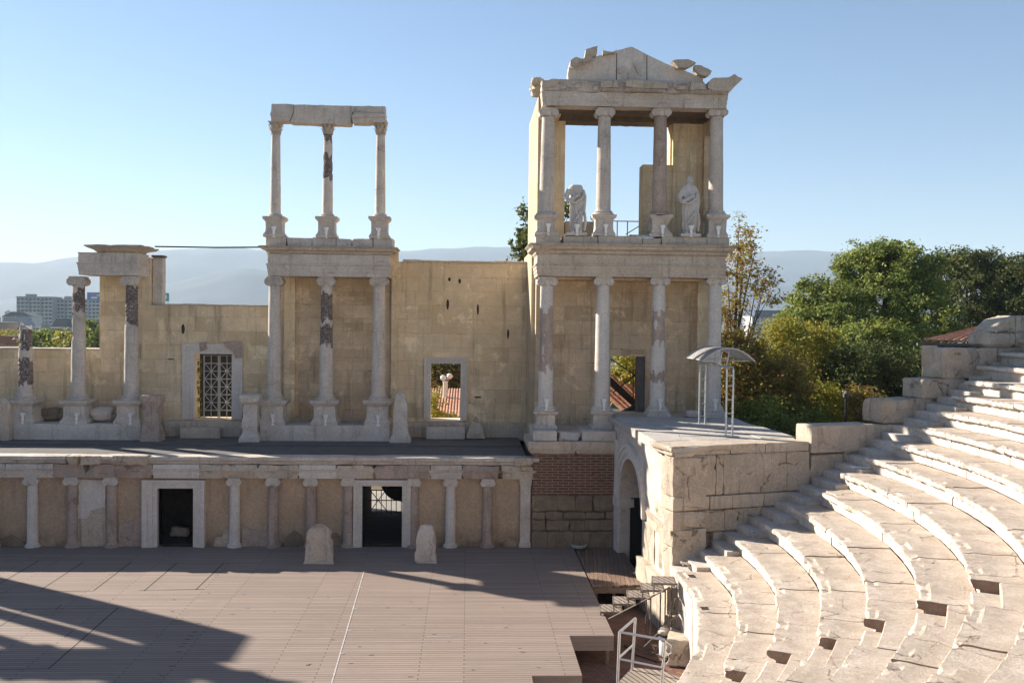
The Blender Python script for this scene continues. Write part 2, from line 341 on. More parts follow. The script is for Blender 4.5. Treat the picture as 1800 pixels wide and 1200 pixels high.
# ------------------------------------------------------------------ ground, plain, mountains
def ss(a, b, x): t = max(0, min(1, (x-a)/(b-a))); return t*t*(3-2*t)
def ground_z(x, y):
    cx, cy = -11.7, 26.9; d = hypot(x-cx, y-cy)
    z = -.95
    if y > 43: z = -.12 if x < 20 else -.95
    right = ss(8, 16, x)*ss(27, 34, y)                      # the planted slope beside the seating
    z += right*0
    z -= 24*ss(62, 190, d)
    return z
mb = MB(); rings = [0, 6, 12, 18, 24, 28, 32, 36, 40, 46, 52, 60, 70, 80, 95, 110, 130, 155, 190, 260, 400, 700, 1200, 2500, 6000, 15000, 30000]
L = []
for r in rings[1:]: L.append([(-11.7+r*cos(2*pi*j/96), 26.9+r*sin(2*pi*j/96), ground_z(-11.7+r*cos(2*pi*j/96), 26.9+r*sin(2*pi*j/96))-(.25 if 14 < r < 45 else 0)) for j in range(96)])
mb.loops(L, cap=False); mb.face(range(96))
def groundmat():
    n = NT('ground'); P = n.g
    c = n.mix(n.ramp(n.noise(P, .12, 8, .7), .4, .6), (.10, .095, .05), (.16, .135, .095)); c = n.mix(n.ramp(n.noise(P, .004, 6, .7), .45, .6, 0, .8), c, (.07, .085, .045))
    return n.end(c, .95, n.noise(P, 1.2, 6), .3, .1, .1)
M['ground'] = groundmat()
tag(build('ground', mb, M['ground'], smooth=60), kind='structure')

def ridge(name, dist, prof, depth, label=None, seed=0, bot=-25):
    mb = MB(); n = 150; rows = 22; L = []
    for i in range(rows+1):
        t = i/rows; d = dist-depth*(1-t); l = []
        for j in range(n+1):
            px = -500+2900*j/n
            q = prof[0][1]
            for (xa, ya), (xb, yb) in zip(prof, prof[1:]):
                if xa <= px <= xb: q = ya+(yb-ya)*(px-xa)/(xb-xa)
            if px > prof[-1][0]: q = prof[-1][1]
            x, zt = at(px, q, dist); k = (ss(0, 1, t)**1.15); x *= d/dist
            rel = noise.noise(Vector((x/900.+seed, d/900., 2.)))*.5+noise.noise(Vector((x/350.+seed, d/300., 4.)))*.25
            z = bot+(zt-bot)*k*(1+rel*.9*(1-k)*.9)+noise.noise(Vector((x/160., d/160., seed)))*14*k
            l.append((x, d, z))
        L.append(l)
    L.append([(a, b+900, bot) for a, b, c in L[-1]])
    mb.loops(L, cap=False, closed=False)
    return tag(build(name, mb, M['hill'], smooth=80), kind='structure')
ridge('mountains', 7000, [(-500, 475), (0, 463), (60, 463), (140, 452), (280, 440), (420, 436), (520, 446), (690, 443), (760, 438), (880, 434), (960, 438), (1100, 446), (1200, 452), (1340, 444), (1420, 441), (1475, 443), (1600, 462), (1800, 474), (2400, 470)], 2200, seed=3.)
ridge('foothills', 4600, [(-500, 532), (0, 528), (300, 500), (420, 470), (600, 500), (900, 520), (1300, 500), (1450, 508), (1800, 525), (2400, 520)], 1200, seed=8.)

# ------------------------------------------------------------------ stone building kit
def pedestal(cx, cy, z0, z1, w_, amp=.012, bite=0.):
    mb = MB(); h = z1-z0; a = w_/2
    mb.stack(cx-a*.78, cx+a*.78, cy-a*.78, cy+a*.78, [(a*.2, z0), (a*.21, z0+h*.11), (a*.1, z0+h*.18), (a*.02, z0+h*.26), (0, z0+h*.36), (0, z0+h*.74), (a*.05, z0+h*.78), (a*.22, z0+h*.86), (a*.26, z0+h*.9), (a*.26, z1)], amp, .12, bite, 2.2)
    return mb
def shaft(cx, cy, z0, z1, r0, r1, patches=(), broken=False, lean=0., seg=26):
    mb = MB(); h = z1-z0; n = max(8, int(h/(.04 if patches else .08))); seg = 40 if patches else 26; b = r0*.55
    prof = [(r0*1.42, z0), (r0*1.45, z0+b*.3), (r0*1.40, z0+b*.5), (r0*1.2, z0+b*.62), (r0*1.28, z0+b*.85), (r0*1.25, z0+b), (r0*1.06, z0+b*1.1), (r0*1.0, z0+b*1.5)]
    zs = z0+b*1.5
    for i in range(1, n+1):
        t = i/n; prof.append((r0+(r1-r0)*t**1.25, zs+(z1-zs)*t))
    if not broken: prof[-2] = (r1*1.0, prof[-2][1]); prof += [(r1*1.1, z1)]
    L = []; rough = []
    for r, z in prof:
        l = []
        for j in range(seg):
            a = 2*pi*j/seg; q = Vector((cos(a)*.8+cx, sin(a)*.8+cy, z)); rr = r+.006*noise.noise(q*3)
            pt = 0
            for pa, pb, ang, wid in patches:
                zn = z+.3*noise.noise(q*2.3)+.07*noise.noise(q*7); da = abs((a-ang+pi) % (2*pi)-pi)
                if pa < zn < pb and da+1.1*noise.noise(q*2.9+Vector((7, 0, 0))) < wid: pt = 1
            if pt: rr = r*.985-.02+.03*noise.noise(q*9)
            zz = z
            if broken and z > z1-.35: zz = z-(z-(z1-.35))*(.5+.9*noise.noise(Vector((cos(a), sin(a), 1.)))+.25*cos(a+.5))
            l.append((cx+rr*cos(a)+lean*(z-z0), cy+rr*sin(a), zz)); rough.append(pt)
        L.append(l)
    k0 = len(mb.f); mb.loops(L)
    for i in range(len(L)-1):
        for j in range(seg): mb.m[k0+i*seg+j] = rough[i*seg+j]
    return mb
def ionic(cx, cy, z0, z1, r, w_=None, left=True, right=True):
    mb = MB(); h = z1-z0; w_ = w_ or r*3.1; e = w_/2
    mb.lathe(cx, cy, [(r*1.0, z0), (r*1.02, z0+h*.12), (r*1.22, z0+h*.42), (r*1.25, z0+h*.6)], 20)
    mb.stack(cx-e*.72, cx+e*.72, cy-r*1.05, cy+r*1.05, [(0, z0+h*.8), (.02, z0+h*.86), (.03, z1)], .005, .2)
    mb.box(cx-e*.7, cx+e*.7, cy-r*1.0, cy+r*1.0, z0+h*.6, z0+h*.82)
    vr = h*.47
    for sgn, ok in ((-1, left), (1, right)):
        if not ok: continue
        x = cx+sgn*(e-vr*.95); z = z0+h*.43; d = r*1.18
        mb.lathe(x, z, [(vr*.12, cy-d-.03), (vr*.25, cy-d-.03), (vr*.3, cy-d), (vr*.48, cy-d), (vr*.55, cy-d-.018), (vr*.66, cy-d-.018), (vr*.7, cy-d+.004), (vr*.84, cy-d+.004), (vr*.88, cy-d-.02), (vr*1., cy-d-.015), (vr*1., cy-d+.06), (vr*.72, cy), (vr, cy+d-.06), (vr, cy+d), (vr*.2, cy+d)], 18, ax='y')
    return mb
def corinthian(cx, cy, z0, z1, r):
    mb = MB(); h = z1-z0
    mb.lathe(cx, cy, [(r*1.15, z0), (r*1.15, z0+h*.06), (r*.98, z0+h*.1), (r*1.02, z0+h*.5), (r*1.3, z0+h*.86)], 20)
    for ring, (za, zb, rr, n) in enumerate(((.08, .45, 1.02, 8), (.3, .72, 1.1, 8))):
        for i in range(n):
            a = 2*pi*(i+.5*ring)/n; ca, sa = cos(a), sin(a); l = []
            for t, rad, wd in ((0, rr, .38), (.5, rr+.12, .42), (.85, rr+.3, .34), (1., rr+.5, .2), (.88, rr+.55, .12)):
                z = z0+h*(za+(zb-za)*t); q = r*rad; ww = r*wd
                l.append([(cx+ca*q-sa*ww, cy+sa*q+ca*ww, z), (cx+ca*(q+.03), cy+sa*(q+.03), z+.01), (cx+ca*q+sa*ww, cy+sa*q-ca*ww, z)])
            mb.loops(l, cap=False, closed=False)
    for i in range(4):
        a = pi/4+pi/2*i; mb.rock((cx+cos(a)*r*1.5, cy+sin(a)*r*1.5, z0+h*.8), (r*.3, r*.3, h*.12), .2, 8, 6, cut=False)
    mb.stack(cx-r*1.4, cx+r*1.4, cy-r*1.4, cy+r*1.4, [(0, z0+h*.87), (.03, z0+h*.93), (.03, z1)], .01, .12, .02, 3)
    return mb
def column(root, cx, cy, zb, zp, zs, zc, r0, r1, pw, cap='ionic', patches=(), mats=None, broken=False, label=None, lean=0., bite=0., pmat=None, caps=(True, True)):
    mats = mats or [M['marble'], M['breccia']]
    s_ = build('column', shaft(cx, cy, zp, zs, r0, r1, patches, broken, lean), mats, root)
    if label: s_['label'] = label
    if pw: build('pedestal', pedestal(cx, cy, zb, zp, pw, .012, bite), pmat or M['marble'], s_)
    tx = cx+lean*(zs-zp)
    if cap == 'ionic': build('capital', ionic(tx, cy, zs, zc, r1, None, *caps), mats[0], s_)
    elif cap == 'corinthian': build('capital', corinthian(tx, cy, zs, zc, r1), M['marble_warm'], s_)
    return s_
ENT = [(0, 0), (0, .16), (.025, .165), (.025, .33), (.05, .335), (.05, .47), (.09, .50), (.10, .55), (.02, .56), (.01, .93), (.06, 1.)]
CORN = [(0, 0), (.06, .08), (.08, .3), (.2, .45), (.24, .5), (.26, .72), (.36, .95), (.36, 1)]
def prof(P, z0, z1, k=1.): return [(o*k, z0+(z1-z0)*t) for o, t in P]
def ent(root, name, x0, x1, y0, y1, z0, z1, P=ENT, k=1., cuts=None, mat=None, amp=.01, bite=0., mats=None):
    mb = MB(); xs = [x0]+list(cuts or [])+[x1]
    for i in range(len(xs)-1):
        a, b = xs[i], xs[i+1]; e0 = .004 if i else 0; e1 = .004 if i < len(xs)-2 else 0
        o = MB(); o.stack(a+e0, b-e1, y0+U(-.006, .006), y1, [(0, z) for _, z in prof(P, z0, z1)], 0)
        # profile offsets only to the front/back, and to the sides at the two ends
        o = MB(); pr = prof(P, z0, z1, k); step = .18
        L = []; nx = max(2, int((b-a)/step)); ny = max(2, int((y1-y0)/.4)); jj = U(-.008, .008)
        for of, z in pr:
            aa = a-of if i == 0 else a+e0; bb = b+of if i == len(xs)-2 else b-e1; c, d = y0-of+jj, y1
            l = [(aa+(bb-aa)*t/nx, c) for t in range(nx)]+[(bb, c+(d-c)*t/ny) for t in range(ny)]+[(bb-(bb-aa)*t/nx, d) for t in range(nx)]+[(aa, d-(d-c)*t/ny) for t in range(ny)]
            q = []
            for x, y in l:
                nv = noise.noise_vector(Vector((x, y, z))*3.)*amp; zz = z+nv.z; yy = y
                if bite:
                    n_ = noise.noise(Vector((x*1.3+i*3, y*1.3, z*1.8+5)))
                    if n_ > .1: kk = min(1., (n_-.1)*4)*bite; yy += kk if y < (y0+y1)/2 else 0; zz -= kk*.35 if z > (z0+z1)/2 else -kk*.3
                q.append((x+nv.x, yy+nv.y, zz))
            L.append(q)
        o.loops(L); 
        if mats: o.m = [i % len(mats)]*len(o.f)
        mb.join(o)
    return build(name, mb, mats or mat or M['marble'], root, smooth=25)
def rock_thing(name, label, cat, c, r, mat, amp=.35, sc=1.2, group=None, seg=20, rings=14):
    mb = MB(); mb.rock(c, r, amp, seg, rings, sc); o = build(name, mb, M[mat], smooth=40, loc=(c[0], c[1], c[2]-r[2]*.92)); tag(o, label, cat, group); return o
def stela(label, cx, cy, z0, z1, w_, d, mat='marble_warm', top='flat', flare=.12, bite=.04, name='stone_stela', cat='carved stone', group=None):
    mb = MB(); a = w_/2; h = z1-z0; f = flare*w_
    if top == 'flat': pr = [(f, z0), (f, z0+h*.1), (f*.6, z0+h*.16), (0, z0+h*.22), (-.01, z0+h*.8), (f*.6, z0+h*.84), (f, z0+h*.88), (f, z0+h*.97), (f*.5, z1)]
    elif top == 'round': pr = [(f, z0), (f, z0+h*.09), (f*.4, z0+h*.2), (0, z0+h*.3), (-.03, z0+h*.72), (-.06, z0+h*.8), (-a*.35, z0+h*.93), (-a*.62, z1-.02), (-a*.8, z1)]
    else: pr = [(f, z0), (f, z0+h*.2), (0, z0+h*.3), (-a*.3, z0+h*.6), (-a*.9, z1)]
    mb.stack(cx-a, cx+a, cy-d/2, cy+d/2, pr, .035, .13, bite, 2.3)
    return tag(build(name, mb, M[mat], smooth=38, loc=(cx, cy, z0)), label, cat, group)

# ------------------------------------------------------------------ podium (lower colonnade wall)
YP = 36.95; ZF = 3.43
pod = thing('podium', 'long brown plastered podium wall with half columns and two doorways behind the stage', 'podium', (-11.2, YP, 0))
mb = MB(); XL, XR = -27.5, 2.62
def px_x(px, Y=YP, py=900): return X_(px, py, Y)
d1 = (px_x(278), px_x(341)); d2 = (px_x(637), px_x(707)); zd1, zd2 = Z_(310, 857, YP), Z_(670, 853, YP)
for a, b, z0, z1 in ((XL, d1[0], -.95, 2.6), (d1[0], d1[1], zd1, 2.6), (d1[1], d2[0], -.95, 2.6), (d2[0], d2[1], zd2, 2.6), (d2[1], XR, -.95, 2.6)):
    mb.box(a, b, YP+.06, YP+.5, z0, z1)
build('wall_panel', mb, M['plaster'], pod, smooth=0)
# exposed stone pieces left in the plaster
def frag(pts, y0=YP-.0, dy=.11, mat='marble_warm'):
    mb = MB(); q = [at(x, y, YP) for x, y in pts][::-1]
    e = []
    for i in range(len(q)):
        a, b = q[i], q[(i+1) % len(q)]; n = max(1, int(hypot(a[0]-b[0], a[1]-b[1])/.12))
        for t in range(n):
            x = a[0]+(b[0]-a[0])*t/n; z = a[1]+(b[1]-a[1])*t/n; nn = noise.noise_vector(Vector((x*4, 1, z*4)))
            e.append((x+nn.x*.05, max(.0, z+nn.z*.05)))
    mb.prism(e, y0, y0+dy); o = build('exposed_stone', mb, M[mat], pod, smooth=0); return o
frag([(0, 962), (0, 948), (18, 940), (42, 952), (48, 962)], mat='rubble')
frag([(137, 962), (137, 842), (186, 842), (186, 962)], mat='marble_warm')
frag([(137, 910), (140, 842), (186, 845), (186, 890), (160, 896), (155, 912)], y0=YP-.02, dy=.03, mat='marble_new')
frag([(208, 962), (208, 918), (236, 915), (250, 905), (252, 962)], mat='marble_pink')
frag([(375, 962), (378, 945), (392, 942), (394, 930), (404, 932), (404, 962)], mat='marble_warm')
frag([(425, 962), (425, 922), (438, 928), (456, 935), (470, 917), (473, 962)], mat='marble_pink')
frag([(499, 962), (502, 944), (516, 932), (530, 940), (537, 962)], mat='rubble')
frag([(578, 962), (578, 938), (592, 936), (604, 950), (604, 962)], mat='rubble')
# half columns
zc0, zc1 = Z_(550, 852, YP), Z_(550, 841, YP)
pcols = [-150, -82, -12, 58, 128, 197, 413, 481, 547, 613, 727, 792, 857]
pm = [0, 1, 0, 0, 1, 1, 0, 1, 1, 1, 1, 0, 1]
for i, px in enumerate(pcols):
    x = px_x(px); pts = []
    if pm[i]: pts = [(U(.2, 1), U(1.1, 2.2), U(0, 6), 1.6)]
    c_ = build('half_column', shaft(x, YP-.02, 0, zc0, .20, .185, [], False, 0, 20), [M['marble_pink'] if pm[i] else M['marble_new'], M['breccia']], pod)
    build('capital', ionic(x, YP-.02, zc0, zc1+.04, .185, .56), M['marble_new'], c_)
mb = MB(); x = px_x(923); mb.stack(x-.19, x+.19, YP-.12, YP+.1, [(.04, 0), (.04, .12), (0, .18), (0, zc0), (.03, zc0+.04), (.05, zc1+.04)], .006, .2)
build('pilaster', mb, M['marble'], pod)
# door frames
for (a, b), zt, ox in ((d1, zd1, (252, 361)), (d2, zd2, (622, 722))):
    fx0, fx1 = px_x(ox[0]), px_x(ox[1]); ztop = Z_(ox[0], 843, YP)+.02; mb = MB()
    for k, (y0, ins) in enumerate(((YP-.16, 0), (YP-.21, -.0))):
        pass
    def fr(x0, x1, x2, x3, zi, zo, y0, y1):
        mb.box(x0, x1, y0, y1, 0, zo); mb.box(x2, x3, y0, y1, 0, zo); mb.box(x1, x2, y0, y1, zi, zo)
    wl = (a-fx0); wr = (fx1-b)
    fr(fx0, fx0+wl*.35, fx1-wr*.35, fx1, ztop-.07, ztop, YP-.20, YP+.3)
    fr(fx0+wl*.35, fx0+wl*.7, fx1-wr*.7, fx1-wr*.35, ztop-.15, ztop-.07, YP-.165, YP+.3)
    fr(fx0+wl*.7, a, b, fx1-wr*.7, zt, ztop-.15, YP-.13, YP+.5)
    build('door_frame', mb, M['marble_new'], pod, smooth=0)
# entablature blocks and cornice
cutpx = [8, 93, 150, 268, 350, 452, 525, 590, 657, 757, 812, 880]
mt = [M['marble'], M['marble_pink'], M['marble_warm'], M['marble_new']]
zb, zt = zc1+.03, Z_(500, 817, YP-.2)
xs = [XL]+[px_x(-90), px_x(-30)]+[X_(p, 830, YP-.2) for p in cutpx]+[XR+.02]
kinds = [0, 2, 0, 0, 3, 1, 3, 2, 1, 2, 3, 1, 2, 0, 1, 3]
kinds = [0, 2, 0, 0, 1, 1, 3, 2, 2, 3, 2, 1, 0, 1, 2]
for i in range(len(xs)-1):
    a, b = xs[i]+.006, xs[i+1]-.006; kd = kinds[i]; rough = kd in (1, 2); jy = U(-.02, .02); mb = MB()
    pr = [(0, zb), (0, zb+.12), (.02, zb+.125), (.02, zb+.24), (.05, zb+.28), (.07, zb+.33), (.0, zb+.34), (0, zt)]
    if rough: pr = [(U(-.02, .01), zb), (0, zb+.2), (U(.02, .06), zb+.3), (.0, zb+.36), (U(-.03, 0), zt)]
    mb.stack(a, b, YP-.17+jy, YP+.4, pr, .018 if rough else .006, .12, .09 if rough else .02, 2.1)
    o_ = build('entablature_block', mb, mt[kd], pod, smooth=30)
zq0, zq1 = zt+.004, ZF
ent(pod, 'cornice', XL, XR+.05, YP-.08, YP+.5, zq0, zq1, [(0, 0), (.03, .15), (.05, .4), (.1, .5), (.12, .55), (.12, 1)], 1., [X_(p, 808, YP) for p in (-60, 40, 118, 190, 258, 372, 500, 610, 742, 850)], M['marble'], .01, .05)
for a, b, dz in ((118, 137, .02), (136, 174, .03), (192, 258, .05), (905, 938, .03)):
    mb = MB(); mb.rbox(X_(a, 808, YP-.4), X_(b, 808, YP-.4), YP-.36, YP+.1, zq0-.01, ZF+dz, .035, .05, .1, .08, 2.5); build('broken_cornice_block', mb, M['marble_warm'], pod, smooth=35)
# upper walkway
mb = MB(); mb.box(XL, X_(925, 790, 37.5), YP+.5, 43.6, 3.0, ZF-.004)
build('walkway', mb, M['floor_dark'], pod, smooth=0)
mb = MB(); mb.rbox(XL, 2.3, YP+3.0, 43.3, ZF-.02, ZF+.06, .015, .02, .5)
build('walkway_curb', mb, M['floor_dark'], pod, smooth=0)
# rooms under the walkway
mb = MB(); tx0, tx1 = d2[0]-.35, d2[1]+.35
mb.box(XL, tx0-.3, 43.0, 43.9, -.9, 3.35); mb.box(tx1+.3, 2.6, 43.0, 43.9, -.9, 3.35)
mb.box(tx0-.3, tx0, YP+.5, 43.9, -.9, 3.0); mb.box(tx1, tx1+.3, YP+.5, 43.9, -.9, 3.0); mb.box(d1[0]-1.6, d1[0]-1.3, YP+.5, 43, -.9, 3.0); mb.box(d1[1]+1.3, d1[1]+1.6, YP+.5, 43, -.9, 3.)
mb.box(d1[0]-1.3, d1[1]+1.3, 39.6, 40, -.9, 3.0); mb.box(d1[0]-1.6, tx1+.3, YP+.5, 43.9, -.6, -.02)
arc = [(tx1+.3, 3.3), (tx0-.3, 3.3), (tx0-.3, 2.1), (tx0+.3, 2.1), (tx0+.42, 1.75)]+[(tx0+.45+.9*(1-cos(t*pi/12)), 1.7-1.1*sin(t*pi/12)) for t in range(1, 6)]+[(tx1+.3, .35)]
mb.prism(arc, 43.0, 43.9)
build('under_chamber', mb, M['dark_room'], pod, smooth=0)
mb = MB(); gy = 42.8
for i in range(9): x = tx0+.1+i*.22; mb.box(x, x+.03, gy, gy+.03, -.02, 1.15)
for z in (.1, .65, 1.1): mb.box(tx0, tx1, gy-.01, gy+.02, z, z+.04)
mb.tube([(tx0, gy-.03, .1), (tx0+1.1, gy-.03, 1.6)], .02, 6); mb.tube([(tx0, gy-.03, 1.2), (tx0+.9, gy-.03, .1)], .02, 6)
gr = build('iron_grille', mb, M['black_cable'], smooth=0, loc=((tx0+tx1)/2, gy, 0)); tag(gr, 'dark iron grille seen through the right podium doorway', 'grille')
for i in range(4):
    x, y = U(d1[0]+.1, d1[1]-.1), U(38.2, 39.4); r = U(.18, .32)
    rock_thing('rubble_stone', 'dim rounded stone in the heap inside the left podium doorway', 'stone', (x, y, r*.8), (r*1.2, r, r*.85), 'marble_warm', group='stones heaped inside the left doorway')

# ------------------------------------------------------------------ back wall
YW = 43.0
wall = thing('scene_wall', 'tall ochre ashlar back wall with stepped top, a gate and a window opening', 'wall', (-10, YW, ZF-.02))
def wx(px, py=600): return X_(px, py, YW)
def wz(py, px=500): return Z_(px, py, YW)
zA = Z_(100, 614, YW); zC = Z_(350, 537, YW); zD = Z_(800, 461, YW); zE = Z_(580, 436, YW); zB = Z_(220, 452, YW)
gx0, gx1, gz0, gz1 = wx(341), wx(409), Z_(370, 736, YW), Z_(370, 621, YW)
vx0, vx1, vz0, vz1 = wx(757), wx(811), Z_(785, 738, YW), Z_(785, 638, YW)
mb = MB(); T = .95
def wseg(a, b, z0, z1, y0=YW, y1=YW+T): mb.box(a, b, y0, y1, z0, z1)
xb0, xb1 = wx(175), wx(264); xc = wx(473)
xd = wx(697); xe = 2.78
wseg(-29, xb0, 3.0, zA); wseg(xb0, xb1, 3.0, zB); wseg(xb1, gx0, 3.0, zC); wseg(gx0, gx1, 3.0, gz0); wseg(gx0, gx1, gz1, zC); wseg(gx1, xc, 3.0, zC)
build('wall', mb, M['ochre'], wall, smooth=0)
mb = MB(); wseg(xc, xd, 3.0, zE, YW+.06, YW+T); build('wall', mb, M['ochre_dark'], wall, smooth=0)
mb = MB(); wseg(xd, vx0, 3.0, zD); wseg(vx0, vx1, 3.0, vz0); wseg(vx0, vx1, vz1, zD); wseg(vx1, xe, 3.0, zD); build('wall', mb, M['ochre'], wall, smooth=0)
mb = MB(); mb.rbox(wx(265), wx(282), YW+.25, YW+.7, zC+.01, Z_(275, 452, YW), .012, .03); build('pier', mb, M['marble'], wall)
mb = MB(); mb.rbox(wx(263), wx(284), YW+.2, YW+.75, Z_(275, 452, YW)+.002, Z_(275, 449, YW)+.03, .012, .02); build('pier_cap', mb, M['floor_dark'], wall)
mb = MB()
for a, b, z, dz in ((-29, xb0+.002, zA, .06), (wx(285), xc, zC, .07), (xd+.25, xe, zD, .08)):
    n = max(2, int((b-a)/.8))
    for i in range(n): mb.rbox(a+(b-a)*i/n+.004, a+(b-a)*(i+1)/n-.004, YW-.05-U(0, .03), YW+T+.05, z+.002, z+dz+U(-.015, .02), .012, .02, .15)
build('coping', mb, M['marble'], wall)
mb = MB()    # ledge courses at the foot of the wall
for a, b, z0, z1, p in ((-29, gx0-1.1, ZF-.1, Z_(100, 745, YW), .12), (gx0-1.1, gx1+.9, ZF-.1, Z_(370, 738, YW)-.02, .55), (gx1+.9, wx(700), ZF-.1, Z_(600, 735, YW), .1), (wx(700), 2.7, ZF-.1, Z_(850, 742, YW), .28)):
    n = max(1, int((b-a)/1.6))
    for i in range(n): mb.rbox(a+(b-a)*i/n+.005, a+(b-a)*(i+1)/n-.005, YW-p, YW+.1, z0, z1+U(-.01, .01), .015, .03, .2)
mb.rbox(wx(330), wx(398), YW-1.1, YW-.56, ZF-.1, Z_(360, 752, YW-1), .02, .04)
build('wall_footing', mb, M['marble_warm'], wall)
mb = MB(); mb.stack(wx(500), wx(519), YW-.12, YW+.1, [(0, ZF), (0, Z_(500, 487, YW))], .008, .3); mb.stack(wx(688), wx(699), YW-.14, YW+.1, [(0, ZF), (0, zE-.1)], .008, .3)
build('pilaster', mb, M['ochre'], wall)
def mframe(x0, x1, z0, z1, wdt, wt, mat, name='door_frame', y=YW):
    mb = MB()
    for k in range(3):
        a, b = x0-wdt*(1-k/3), x0-wdt*(1-(k+1)/3); c, d = x1+wdt*(1-(k+1)/3), x1+wdt*(1-k/3); t0, t1 = z1+wt*(1-(k+1)/3), z1+wt*(1-k/3); y0 = y-.14+.035*k
        bb = b if k < 2 else x0+.02; cc = c if k < 2 else x1-.02; tt = t0 if k < 2 else z1-.02
        mb.box(a, bb, y0, y+.3+.001*k, z0, t1); mb.box(cc, d, y0, y+.3+.001*k, z0, t1); mb.box(bb, cc, y0, y+.3+.001*k, tt, t1)
    o = build(name, mb, mat, wall, smooth=0); return o
mframe(gx0, gx1, gz0, gz1, .46, .42, M['marble_new'])
mb = MB(); mb.prism([at(x, y, YW-.16) for x, y in [(392, 601), (425, 601), (425, 628), (415, 630), (410, 618), (398, 612)]][::-1], YW-.17, YW-.11)
mb.prism([at(x, y, YW-.16) for x, y in [(350, 603), (362, 601), (364, 612), (352, 618)]][::-1], YW-.16, YW-.11); build('frame_repair', mb, M['marble_pink'], wall, smooth=0)
mframe(vx0, vx1, vz0, vz1, .27, .26, M['marble_new'], 'window_frame')
mb = MB(); mb.rbox(vx0-.1, vx1+.1, YW-.15, YW+T+.1, vz0-.08, vz0-.0, .006, .02); build('window_sill', mb, M['marble_new'], wall)
# holes / dark scars
mb = MB()
for x, y, w_, h in ((322, 578, 6, 18), (790, 491, 5, 7), (808, 494, 5, 9), (840, 544, 4, 20), (787, 535, 5, 19), (893, 587, 4, 18), (300, 631, 12, 2), (840, 698, 14, 3), (512, 697, 12, 3)):
    X, Z = at(x, y, YW); k = 1/40; q = [(X+cos(a)*w_*k*.5*(1+.3*noise.noise(Vector((x, a, 0)))), Z+sin(a)*h*k*.5) for a in [2*pi*i/10 for i in range(10)]]
    mb.prism(q, YW-.012, YW+.1)
build('putlog_hole', mb, M['dark_room'], wall, smooth=0)
# iron gate
g = thing('lattice_gate', 'grey iron lattice gate with crossed panels in the marble doorway', 'gate', (gx1-.6, YW+.35, gz0))
ga, gb = wx(354), gx1; gh = gz1-gz0-.1; yy = YW+.35
fw = .045
for x0, x1 in ((ga, (ga+gb)/2-.01), ((ga+gb)/2+.01, gb)):
    mb = MB()
    mb.box(x0, x0+fw, yy, yy+.04, gz0, gz0+gh); mb.box(x1-fw, x1, yy, yy+.04, gz0, gz0+gh)
    zz = [0, .125, .375, .625, .875, 1.]
    for z in zz: mb.box(x0+fw, x1-fw, yy+.002, yy+.038, gz0+gh*z-(.02 if z else 0), gz0+gh*z+(.02 if z < 1 else 0))
    mb.box((x0+x1)/2-.014, (x0+x1)/2+.014, yy+.006, yy+.034, gz0, gz0+gh)
    for z0, z1 in zip(zz[1:-2], zz[2:-1]):
        a, b = gz0+gh*z0, gz0+gh*z1
        mb.box(x0+fw, x1-fw, yy+.008, yy+.032, (a+b)/2-.014, (a+b)/2+.014)
        mb.tube([(x0+fw, yy+.02, a), (x1-fw, yy+.02, b)], .016, 6); mb.tube([(x0+fw, yy+.02, b), (x1-fw, yy+.02, a)], .016, 6)
        mb.lathe((x0+x1)/2, (a+b)/2, [(.05, yy-.02), (.06, yy), (.06, yy+.04)], 12, ax='y')
    build('gate_leaf', mb, M['gate'], g, smooth=0)

# ------------------------------------------------------------------ pavilions of the scene wall
YC = 41.75
def pavilion_lower(root, pxs, plx, mats, brokens=(), patches={}):
    zpl = Z_(300, 746, 41.15); z0 = ZF+.0
    a, b = X_(plx[0], 760, 41.12), X_(plx[1], 760, 41.12); mb = MB()
    xs = [a, a+(b-a)*.98, b]
    mb.rbox(a, b, 41.12, 42.5, ZF-.02, zpl, .012, .02, .3, .02); build('plinth', mb, M['marble'], root)
    for i, px in enumerate(pxs):
        x = X_(px, 700, YC); zp = Z_(px, 702, YC); zs = Z_(px, 502, YC); zc = Z_(px, 486, YC)
        br = i in brokens
        column(root, x, YC, zpl, zp, Z_(px, 568, YC) if br else zs, zc, .305, .25, 1.15, None if br else 'ionic', patches.get(i, ()), broken=br, lean=0.001, caps=(True, not (i == 2 and brokens)))
    return zpl
def zr(px, a, b, Y=YC): return Z_(px, b, Y), Z_(px, a, Y)
lp = thing('left_pavilion', 'ruined left pavilion with one broken and two whole columns under a short entablature', 'ruined colonnade', (X_(140, 740, YC), YC, ZF), 'column pavilions along the scene wall')
pavilion_lower(lp, (45, 138, 231), (9, 248), None, brokens=(0,), patches={0: [(*zr(46, 575, 612), 1.0, 3), (*zr(46, 632, 678), 4.4, 2.2)], 1: [(*zr(138, 513, 543), 5.2, 1.3), (*zr(138, 540, 600), 3.3, .8)], 2: [(*zr(231, 503, 573), 4.7, 3)]})
ze0, ze1 = Z_(190, 484, YC), Z_(190, 444, 41.5)
ent(lp, 'entablature', X_(138, 460, 41.45), X_(240, 460, 41.45), 41.45, YW-.01, ze0, ze1, ENT, .7, [X_(214, 460, 41.45)], M['marble'])
mb = MB(); mb.stack(X_(170, 440, 41.45), X_(236, 440, 41.45), 41.5, YW-.02, prof([(0, 0), (.05, .1), (.1, .3), (.38, .7), (.45, .85), (.42, 1)], ze1+.004, Z_(200, 430, 41.2)), .03, .16, .07, 1.8); build('cornice', mb, M['marble_warm'], lp)
cp = thing('central_pavilion', 'two storey pavilion of six slender columns with cracked beam on top', 'ruined colonnade', (X_(573, 740, YC), YC, ZF), 'column pavilions along the scene wall')
pavilion_lower(cp, (482, 573, 665), (457, 685), None, patches={1: [(*zr(573, 513, 562), 4.7, 3), (*zr(573, 573, 607), 5.0, 2.4)]})
